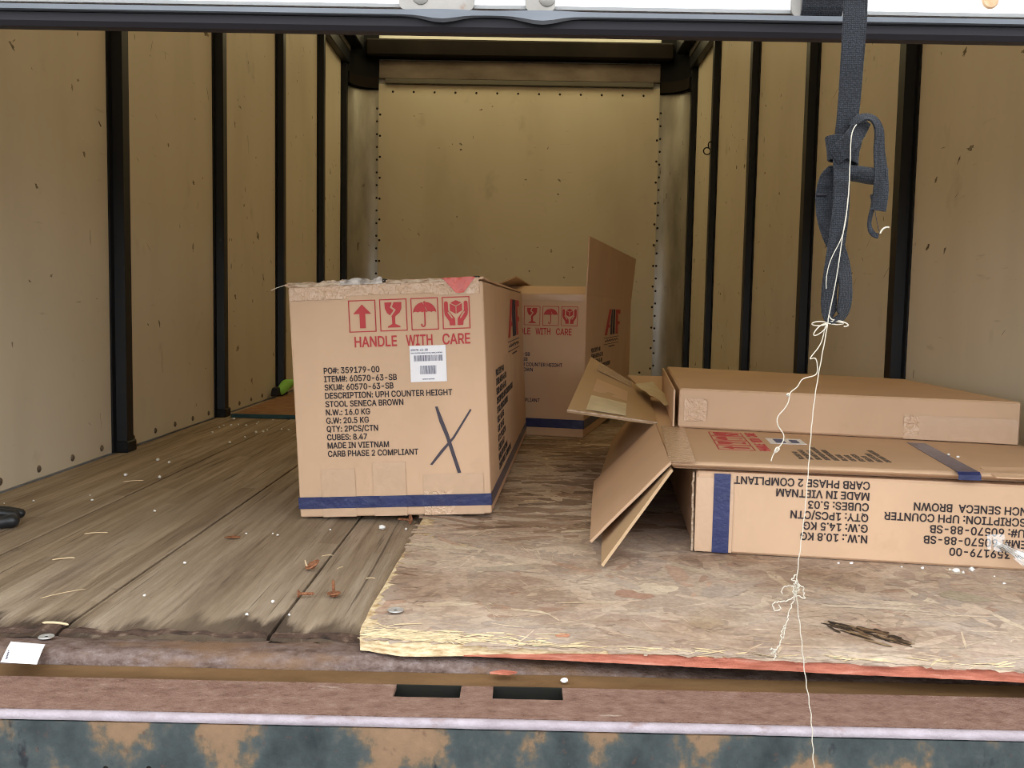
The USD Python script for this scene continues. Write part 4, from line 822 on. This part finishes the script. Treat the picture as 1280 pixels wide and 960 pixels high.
# sleeved toggle passing through the loop
part(ps, 'toggle', tube(smooth_path([(.362, .984, .590), (.372, .983, .5885), (.385, .982, .5868), (.398, .982, .585), (.4065, .982, .5855)], 24), np.r_[np.full(3, .0085), np.linspace(.0082, .0088, 18), .0092, .0085, .004], 14), 'webbing', smooth=40, world=True)
part(ps, 'toggle_end', moved(rbox(-.0035, .0035, -.008, .008, -.0085, .0085, .003), (.4095, .982, .5865)), 'webbing', world=True)

tw = thing('twine', 'long white twine hanging from the knotted pull strap down past the rear sill', 'string', (.352, .972, -.06))
P1 = smooth_path([(.3745, .967, .634), (.3702, .965, .627), (.3690, .965, .610), (.3695, .966, .585), (.3690, .966, .555), (.3655, .967, .520), (.3630, .970, .485), (.3600, .974, .455), (.3575, .976, .436)], 60)
part(tw, 'strand', tube(P1, .00052, 6), 'twine', world=True)
part(tw, 'strand', tube(smooth_path([(.3685, .965, .560), (.3675, .966, .535), (.3635, .967, .517), (.3560, .968, .500), (.3520, .970, .478), (.3530, .972, .468)], 40), .00045, 6), 'twine', world=True)
P2 = smooth_path([(.3575, .975, .436), (.3525, .974, .400), (.3470, .973, .360), (.3430, .972, .290), (.3405, .971, .231), (.3360, .970, .180), (.3350, .970, .160), (.3365, .970, .135), (.3405, .970, .110), (.3440, .970, .085), (.3495, .970, .050), (.3560, .970, .015), (.3600, .971, -.020), (.3635, .971, -.053)], 120)
P2[:, 0] += .0006*np.sin(np.arange(120)*1.3)*np.linspace(.2, 1, 120)
part(tw, 'strand', tube(P2, .00055, 6), 'twine', world=True)
a = np.linspace(0, 6*math.pi, 50)
part(tw, 'strand_end', tube(np.stack([.3615+.004*np.cos(a)*np.linspace(.3, 1, 50), .9705+.002*np.sin(a), -.0545-.002*np.sin(a*1.7)], 1), .0006, 5), 'twine', world=True)
# bow of loops just under the strap
def loop(c, rx, rz, tilt, n=30):
    a_ = np.linspace(0, 2*math.pi, n); p = np.stack([(1-np.cos(a_))*rx, 0.001*np.sin(a_*2), np.sin(a_)*rz], 1); c_, s_ = math.cos(tilt), math.sin(tilt)
    return p@np.array([[c_, 0, s_], [0, 1, 0], [-s_, 0, c_]])+c
for c_, rx, rz, tl in (((.3560, .976, .432), -.0075, .0022, .05), ((.3555, .975, .431), -.0085, .0030, .75), ((.3560, .977, .433), .0090, .0015, -.05)):
    part(tw, 'bow_loop', tube(loop(np.array(c_), rx, rz, tl), .0006, 6), 'twine', world=True)
part(tw, 'strand', tube(smooth_path([(.3590, .979, .4415), (.3625, .978, .4360), (.3710, .977, .4345), (.3790, .977, .4305), (.3745, .977, .4290)], 30), .0007, 6), 'twine', world=True)

t2 = thing('twine', 'crooked short piece of white twine dangling to the left of the long string', 'string', (.30, .975, .29))
P3 = smooth_path([(.3555, .976, .4305), (.3525, .976, .415), (.3455, .976, .402), (.3410, .976, .3945), (.3445, .976, .3955), (.3485, .976, .388), (.3475, .976, .3785), (.3330, .976, .3725), (.3285, .976, .3650), (.3215, .976, .3585), (.3205, .976, .3520), (.3135, .976, .3385), (.3095, .976, .3330), (.3105, .976, .3230), (.3165, .976, .3135), (.3150, .976, .3050), (.3105, .976, .2990), (.3065, .976, .2930), (.3045, .976, .2860)], 130)
part(t2, 'strand', tube(P3, .00055, 6), 'twine', world=True)
part(t2, 'bow_loop', tube(loop(np.array((.3115, .9755, .3005)), -.0032, .0016, .95), .0007, 6), 'twine', world=True)
part(t2, 'bow_loop', tube(loop(np.array((.3205, .9755, .3570)), -.0015, .0010, .3), .0008, 6), 'twine', world=True)

# matted tangle of twine caught on the long string
t3 = thing('twine_tangle', 'matted white tangle of twine caught on the long string in front of the strand board', 'string', (.335, .968, .08))
r = np.random.default_rng(5)
def wiggle(pts, n, amp, seed):
    p = smooth_path(pts, n); rr = np.random.default_rng(seed); k = rr.normal(0, 1, (n, 3)); k = np.stack([np.convolve(k[:, i], [.25, .5, .25], 'same') for i in range(3)], 1)
    return p+k*amp
part(t3, 'clump', tube(wiggle([(.334, .967, .166), (.331, .966, .160), (.336, .966, .152), (.332, .967, .148), (.336, .966, .158), (.330, .966, .155), (.335, .967, .145), (.333, .966, .163)], 110, .0016, 1), .0006, 5), 'twine', world=True)
part(t3, 'strand', tube(wiggle([(.334, .967, .148), (.331, .967, .136), (.328, .967, .128), (.325, .967, .116), (.3235, .967, .106), (.322, .967, .098)], 60, .0008, 2), .0006, 5), 'twine', world=True)
part(t3, 'strand', tube(wiggle([(.322, .967, .112), (.3215, .967, .102), (.3195, .967, .094), (.316, .967, .087), (.3135, .967, .0835), (.3150, .967, .0775), (.3130, .967, .0745)], 70, .0011, 3), .0006, 5), 'twine', world=True)
part(t3, 'strand', tube(wiggle([(.333, .967, .146), (.325, .967, .139), (.319, .967, .1375), (.3125, .967, .1365), (.3105, .967, .135), (.3120, .967, .1285), (.3170, .967, .1285), (.3155, .967, .1335)], 60, .0006, 4), .0006, 5), 'twine', world=True)
part(t3, 'strand', tube(wiggle([(.332, .967, .155), (.327, .967, .1545), (.3205, .967, .153), (.3195, .967, .146)], 40, .0005, 6), .0005, 5), 'twine', world=True)
part(t3, 'clump', tube(wiggle([(.314, .967, .086), (.310, .967, .0865), (.3135, .966, .083), (.3110, .967, .081), (.3150, .967, .084), (.3120, .966, .0855)], 50, .0012, 7), .0006, 5), 'twine', world=True)

# ------------------------------------------------------------------ small things
# glove by the left wall
gl = thing('work_glove', 'black rubber work glove lying on the planks by the left wall', 'glove', (-1.0, 1.80, .001))
def chain(pts, rs): 
    out = m3.Manifold()
    for (p, a), (q, b) in zip(zip(pts, rs), list(zip(pts, rs))[1:]):
        out = out + m3.Manifold.hull_points(np.vstack([trimesh.creation.icosphere(2, a).vertices+np.array(p), trimesh.creation.icosphere(2, b).vertices+np.array(q)]))
    return out
g = chain([(-1.085, 1.80, .024), (-1.06, 1.81, .026)], [.023, .024])
g = m3.Manifold.hull_points(np.vstack([trimesh.creation.icosphere(2, .020).vertices*[1, 1, .8]+np.array(p) for p in ((-1.11, 1.76, .018), (-1.11, 1.84, .018), (-1.04, 1.765, .018), (-1.035, 1.835, .018))]))
g = g + chain([(-1.03, 1.752, .014), (-.985, 1.752, .015), (-.958, 1.766, .013)], [.0125, .0135, .0125]) + chain([(-.962, 1.765, .013), (-.942, 1.772, .0145)], [.0110, .0135])
g = g + chain([(-1.03, 1.790, .022), (-.985, 1.800, .023), (-.955, 1.806, .018)], [.011, .0105, .0095]) + chain([(-1.03, 1.825, .020), (-.99, 1.838, .018), (-.968, 1.85, .012)], [.011, .0105, .0095])
g = tri(g.refine_to_length(.006)); g.merge_vertices(); trimesh.smoothing.filter_taubin(g, iterations=8); g.vertices[:, 2] = np.maximum(g.vertices[:, 2], .0012)
part(gl, 'glove_body', g, 'glove', smooth=True, world=True)
part(gl, 'cuff', prism([(-1.135, 1.748, .0015), (-1.10, 1.745, .0015), (-1.10, 1.855, .0015), (-1.135, 1.85, .0015), (-1.135, 1.75, .03), (-1.10, 1.748, .034), (-1.10, 1.852, .034), (-1.135, 1.848, .03)], .004), 'glove', world=True, smooth=30)

lm = thing('strap_handle', 'lime green handle with a black end leaning by a left wall post', 'handle', (-1.085, 4.45, .013))
part(lm, 'grip', tri(chain([(-1.098, 4.42, .038), (-1.085, 4.46, .062), (-1.070, 4.50, .070)], [.022, .027, .018])), 'lime', smooth=40, world=True)
part(lm, 'end_cap', prism([(-1.135, 4.36, .0145), (-1.095, 4.36, .0145), (-1.095, 4.41, .0145), (-1.135, 4.41, .0145), (-1.13, 4.365, .055), (-1.10, 4.365, .055), (-1.10, 4.405, .058), (-1.13, 4.405, .058)], .005), 'rubber', world=True, smooth=30)

hk = thing('wire_hook', 'small black wire hook bent like a figure eight on the right wall post', 'hook', (1.10, 5.45, 1.36))
a = np.linspace(0, 2*math.pi, 30)
part(hk, 'ring', tube(np.stack([1.090+.020*np.cos(a), 5.444+.004*np.sin(a), 1.372+.020*np.sin(a)], 1), .0035, 8), 'post', smooth=40, world=True)
part(hk, 'hook', tube(smooth_path([(1.100, 5.435, 1.385), (1.094, 5.433, 1.404), (1.099, 5.433, 1.420), (1.112, 5.440, 1.424), (1.119, 5.448, 1.405), (1.118, 5.450, 1.38)], 24), .0035, 8), 'post', smooth=40, world=True)

def screw(name, label, loc, axis, length=.026, head=.0, washer=None):
    t = thing(name, label, 'screw', loc)
    Rm = along(axis); zz_ = np.linspace(0, length, 40)
    rad_ = .0019+.0007*(np.arange(40) % 4 < 2); rad_[-6:] *= np.linspace(1, .15, 6)
    part(t, 'shank', moved(tube(np.stack([0*zz_, 0*zz_, zz_], 1), rad_, 10), (0, 0, 0), Rm), 'rust', smooth=False)
    part(t, 'head', moved(lathe([(0, -.0035), (.0055, -.0035), (.0060, -.002), (.0035, 0), (0, 0)], 14), (0, 0, 0), Rm), 'rust')
    if washer: part(t, 'washer', moved(lathe([(.003, -.0005), (washer, -.0012), (washer+.0008, 0), (washer, .0012), (.003, .0008), (.003, -.0005)], 22), (0, 0, .001), Rm), 'rust', smooth=30)
    return t
screw('rusty_screw', 'rusty screw standing point up through a round washer on the planks', (-.239, 1.385, .0045), (-.06, .05, 1), .022, washer=.0098)
screw('rusty_screw', 'rusty screw lying on its side across a plank seam', (-.289, 1.378, .0058), (1, .12, .0), .022)
screw('rusty_screw', 'rusty screw with a bent washer lying below the bottom edge of the big front carton', (-.179, 1.862, .0115), (-.8, -.3, .12), .026, washer=.0095)
cw = thing('bent_washer', 'curled rusty washer lying beside the plank seam', 'washer', (-.303, 1.524, .0012))
a = np.linspace(.2, 2*math.pi-.5, 30)
part(cw, 'ring', plate([(0, 0, 0), (1, 0, 0), (1, 1, 0), (0, 1, 0)], .0022, 28, 4, fn=lambda P, u, v: np.stack([(.0035+.008*v)*np.cos(u*5.6+.4), (.0035+.008*v)*np.sin(u*5.6+.4), .0035+.006*(v*(1+np.cos(u*5.6)))+.002*noise3(P, 9, 4)], -1)), 'rust', smooth=30)
part(cw, 'curl', tube(smooth_path([(-.009, .004, .004), (-.0115, .003, .010), (-.0125, .002, .016)], 12), np.linspace(.0016, .0009, 12), 8), 'splinter')
def flat_washer(label, loc, rad, ry=0, rx=0):
    t = thing('round_washer', label, 'washer', loc, rot(0, rx, ry))
    part(t, 'disc', lathe([(.0022, 0), (rad, .0002), (rad+.0006, .001), (rad, .0018), (.0028, .0014), (.0022, 0)], 26), 'zinc', smooth=30)
    part(t, 'centre_hole', lathe([(0, .0004), (.0024, .0004), (.0024, .0010), (0, .0010)], 12), 'slot')
flat_washer('dull zinc washer lying on the ragged plank ends above the white paper label', (-.580, 1.192, -.0015), .0095)
wz = flat_washer('thin zinc washer pressed flat into the strand board near its broken corner', (-.129, 1.266, .0198), .0108)

pl = thing('paper_label', 'white paper label lying on the rusted sill lip at the far left', 'label', (-.575, 1.13, -.004))
part(pl, 'paper', plate([(-.588, 1.098, .0010), (-.542, 1.095, .0005), (-.563, 1.156, .0022), (-.611, 1.163, .0024)], .0004, 10, 10, fn=lambda P, u, v: P+np.stack([0*u, 0*u, .0012*np.sin(v*3)], -1)), 'paper', smooth=30, world=True)
part(pl, 'print', extrude(unary_union([Polygon([(-.5885-.0035*i+.003, 1.104+.008*i), (-.5870-.0035*i+.003, 1.104+.008*i), (-.5885-.0035*i+.003, 1.110+.008*i), (-.5900-.0035*i+.003, 1.110+.008*i)]) for i in range(4)]).intersection(sbox(-.7, 1.09, -.4, 1.2)), .0003).apply_translation((0, 0, .0028)), 'barcode', world=True)

CRUMB = trimesh.creation.icosphere(1, 1.0); CRUMB.vertices *= (1+1.5*noise3(CRUMB.vertices, 1.6, 3))[:, None]; CRUMB.vertices *= [1.15, .8, .6]; CRUMB.vertices[:, 2] -= CRUMB.vertices[:, 2].min()
first = []
def copy_of(name, src_path, loc, yaw, s, label, category, group):
    p = path_for('/World', name); x = UsdGeom.Xform.Define(stage, p)
    x.GetPrim().GetReferences().AddInternalReference(src_path); x.GetPrim().SetInstanceable(True)
    x.ClearXformOpOrder() if False else None
    m = np.eye(4); m[:3, :3] = rot(yaw)*s; m[:3, 3] = loc
    x.MakeMatrixXform().Set(Gf.Matrix4d(*m.T.ravel().tolist())); tag(x, label, category, group)
    return p
crumbs = {
 ('tiny white foam crumb among many scattered over the bare planks on the left side', 'foam crumbs on the planks', .0018): [(-1.033, 3.353), (-.989, 3.383), (-1.008, 3.357), (-.955, 3.365), (-.939, 3.464), (-.931, 3.416), (-.869, 3.057), (-1.01, 3.157), (-.879, 2.926), (-.848, 3.202), (-.846, 3.246), (-.867, 3.178), (-.803, 3.274), (-.773, 3.257), (-1.057, 3.55), (-1.028, 3.284), (-.906, 3.546), (-.969, 2.569), (-.924, 2.533), (-.958, 2.331), (-.932, 2.079), (-.904, 2.028), (-.727, 1.93), (-.864, 2.313), (-1.072, 1.978), (-1.024, 2.008), (-.481, 1.754), (-.431, 1.758), (-.419, 1.747), (-.523, 1.542), (-.519, 1.362), (-.321, 1.344), (-.342, 1.285), (-.283, 1.289)],
 ('small white foam crumb on the planks below the left half of the front carton', '', .0018): [(-.329, 1.80)],
 ('largest white foam crumb on the planks, just below the front carton near a plank seam', '', .0018): [(-.229, 1.815)],
 ('white foam crumb beside the rusty screw at the strand board edge below the front carton', '', .0018): [(-.181, 1.813)],
 ('white foam crumb on the strand board along the foot of the bench carton', 'foam crumbs along the bench carton', .0155): [(.613, 1.575), (.591, 1.575), (.693, 1.560), (.725, 1.553), (.770, 1.548), (.774, 1.535), (.784, 1.532), (.805, 1.545), (.826, 1.512), (.821, 1.471)],
 ('left one of two white foam crumbs lying on the flattened carton beside its blue stripe', '', .1832): [(.844, 1.736)],
 ('right one of two white foam crumbs lying on the flattened carton beside its blue stripe', '', .1832): [(.848, 1.707)],
}
r = np.random.default_rng(3); proto = None
for (lab, grp, z), pts in crumbs.items():
    for (x, y) in pts:
        s = r.uniform(.0020, .0036)*(1.0 if y < 2.2 else 1.6)
        if 'flattened' in lab: s = .0032
        if (x, y) in ((-.229, 1.815),): s = .0065
        if (x, y) in ((.774, 1.535), (.805, 1.545)): s = .0060
        if proto is None:
            proto = '/World/Looks_crumb'
            cp = UsdGeom.Xform.Define(stage, '/World/foam_crumb'); used[('/World', 'foam_crumb')] = 1
            usdkit.mesh(stage, '/World/foam_crumb/crumb', CRUMB, M['foam'], smooth=60)
            m = np.eye(4); m[:3, :3] *= s; m[:3, 3] = (x, y, z); cp.MakeMatrixXform().Set(Gf.Matrix4d(*m.T.ravel().tolist())); tag(cp, lab, 'foam crumb', grp); proto = '/World/foam_crumb'
        else: copy_of('foam_crumb', proto, (x, y, z), r.uniform(0, 6), s, lab, 'foam crumb', grp)
single('foam_crumb', moved(CRUMB, (.100, 1.122, -.0195), np.eye(3)*.0046), 'foam', 'lump of white foam in the sill groove below the middle of the red board edge', 'foam crumb', smooth=60)

SPL = [((-.608, 1.236), (-.569, 1.230), .0017, 'thickest pale wood splinter, lying near the rotten plank ends above the zinc washer'), ((-.751, 1.546), (-.719, 1.562), .0010, 'thin pale splinter lying on the planks in front of the black glove'), ((-.782, 1.729), (-.742, 1.742), .0009, 'slender pale splinter lying on the planks to the right of the black glove'),
       ((-.262, 1.525), (-.254, 1.540), .0006, 'tiny pale sliver beside the curled rusty washer'), ((-.205, 1.475), (-.190, 1.476), .0007, 'tiny pale sliver right of the upright rusty screw'), ((-.305, 1.605), (-.285, 1.612), .0006, 'tiny pale sliver on the plank behind the curled rusty washer'), ((-.665, 1.34), (-.62, 1.39), .0005, 'hair-thin straw on the planks in the left foreground'), ((-.93, 2.25), (-.89, 2.275), .0010, 'pale splinter on the outer plank along the left wall')]
for (x0, y0), (x1, y1), rr_, lab in SPL:
    q = np.array([(x0, y0, .0025), ((x0+x1)/2, (y0+y1)/2+.002, .0034), (x1, y1, .0026)])
    single('wood_splinter', tube(smooth_path(q, 14), np.r_[rr_*.3, np.full(12, rr_), rr_*.4], 6), 'splinter', lab, 'splinter')

for pts, z, m_, lab in (([(.008, 1.128), (.022, 1.136), (.040, 1.131), (.030, 1.124)], -.012, 'red_edge', 'pinkish curled paint flake on the sill lip under the red board edge'),
                       ([(-.512, 1.725), (-.500, 1.735), (-.485, 1.728), (-.497, 1.720)], .002, 'rust', 'small brown wood chip on the planks left of the big front carton')):
    single('wood_chip', moved(extrude(Polygon(pts).buffer(.001), .0018), (0, 0, z)), m_, lab, 'chip')
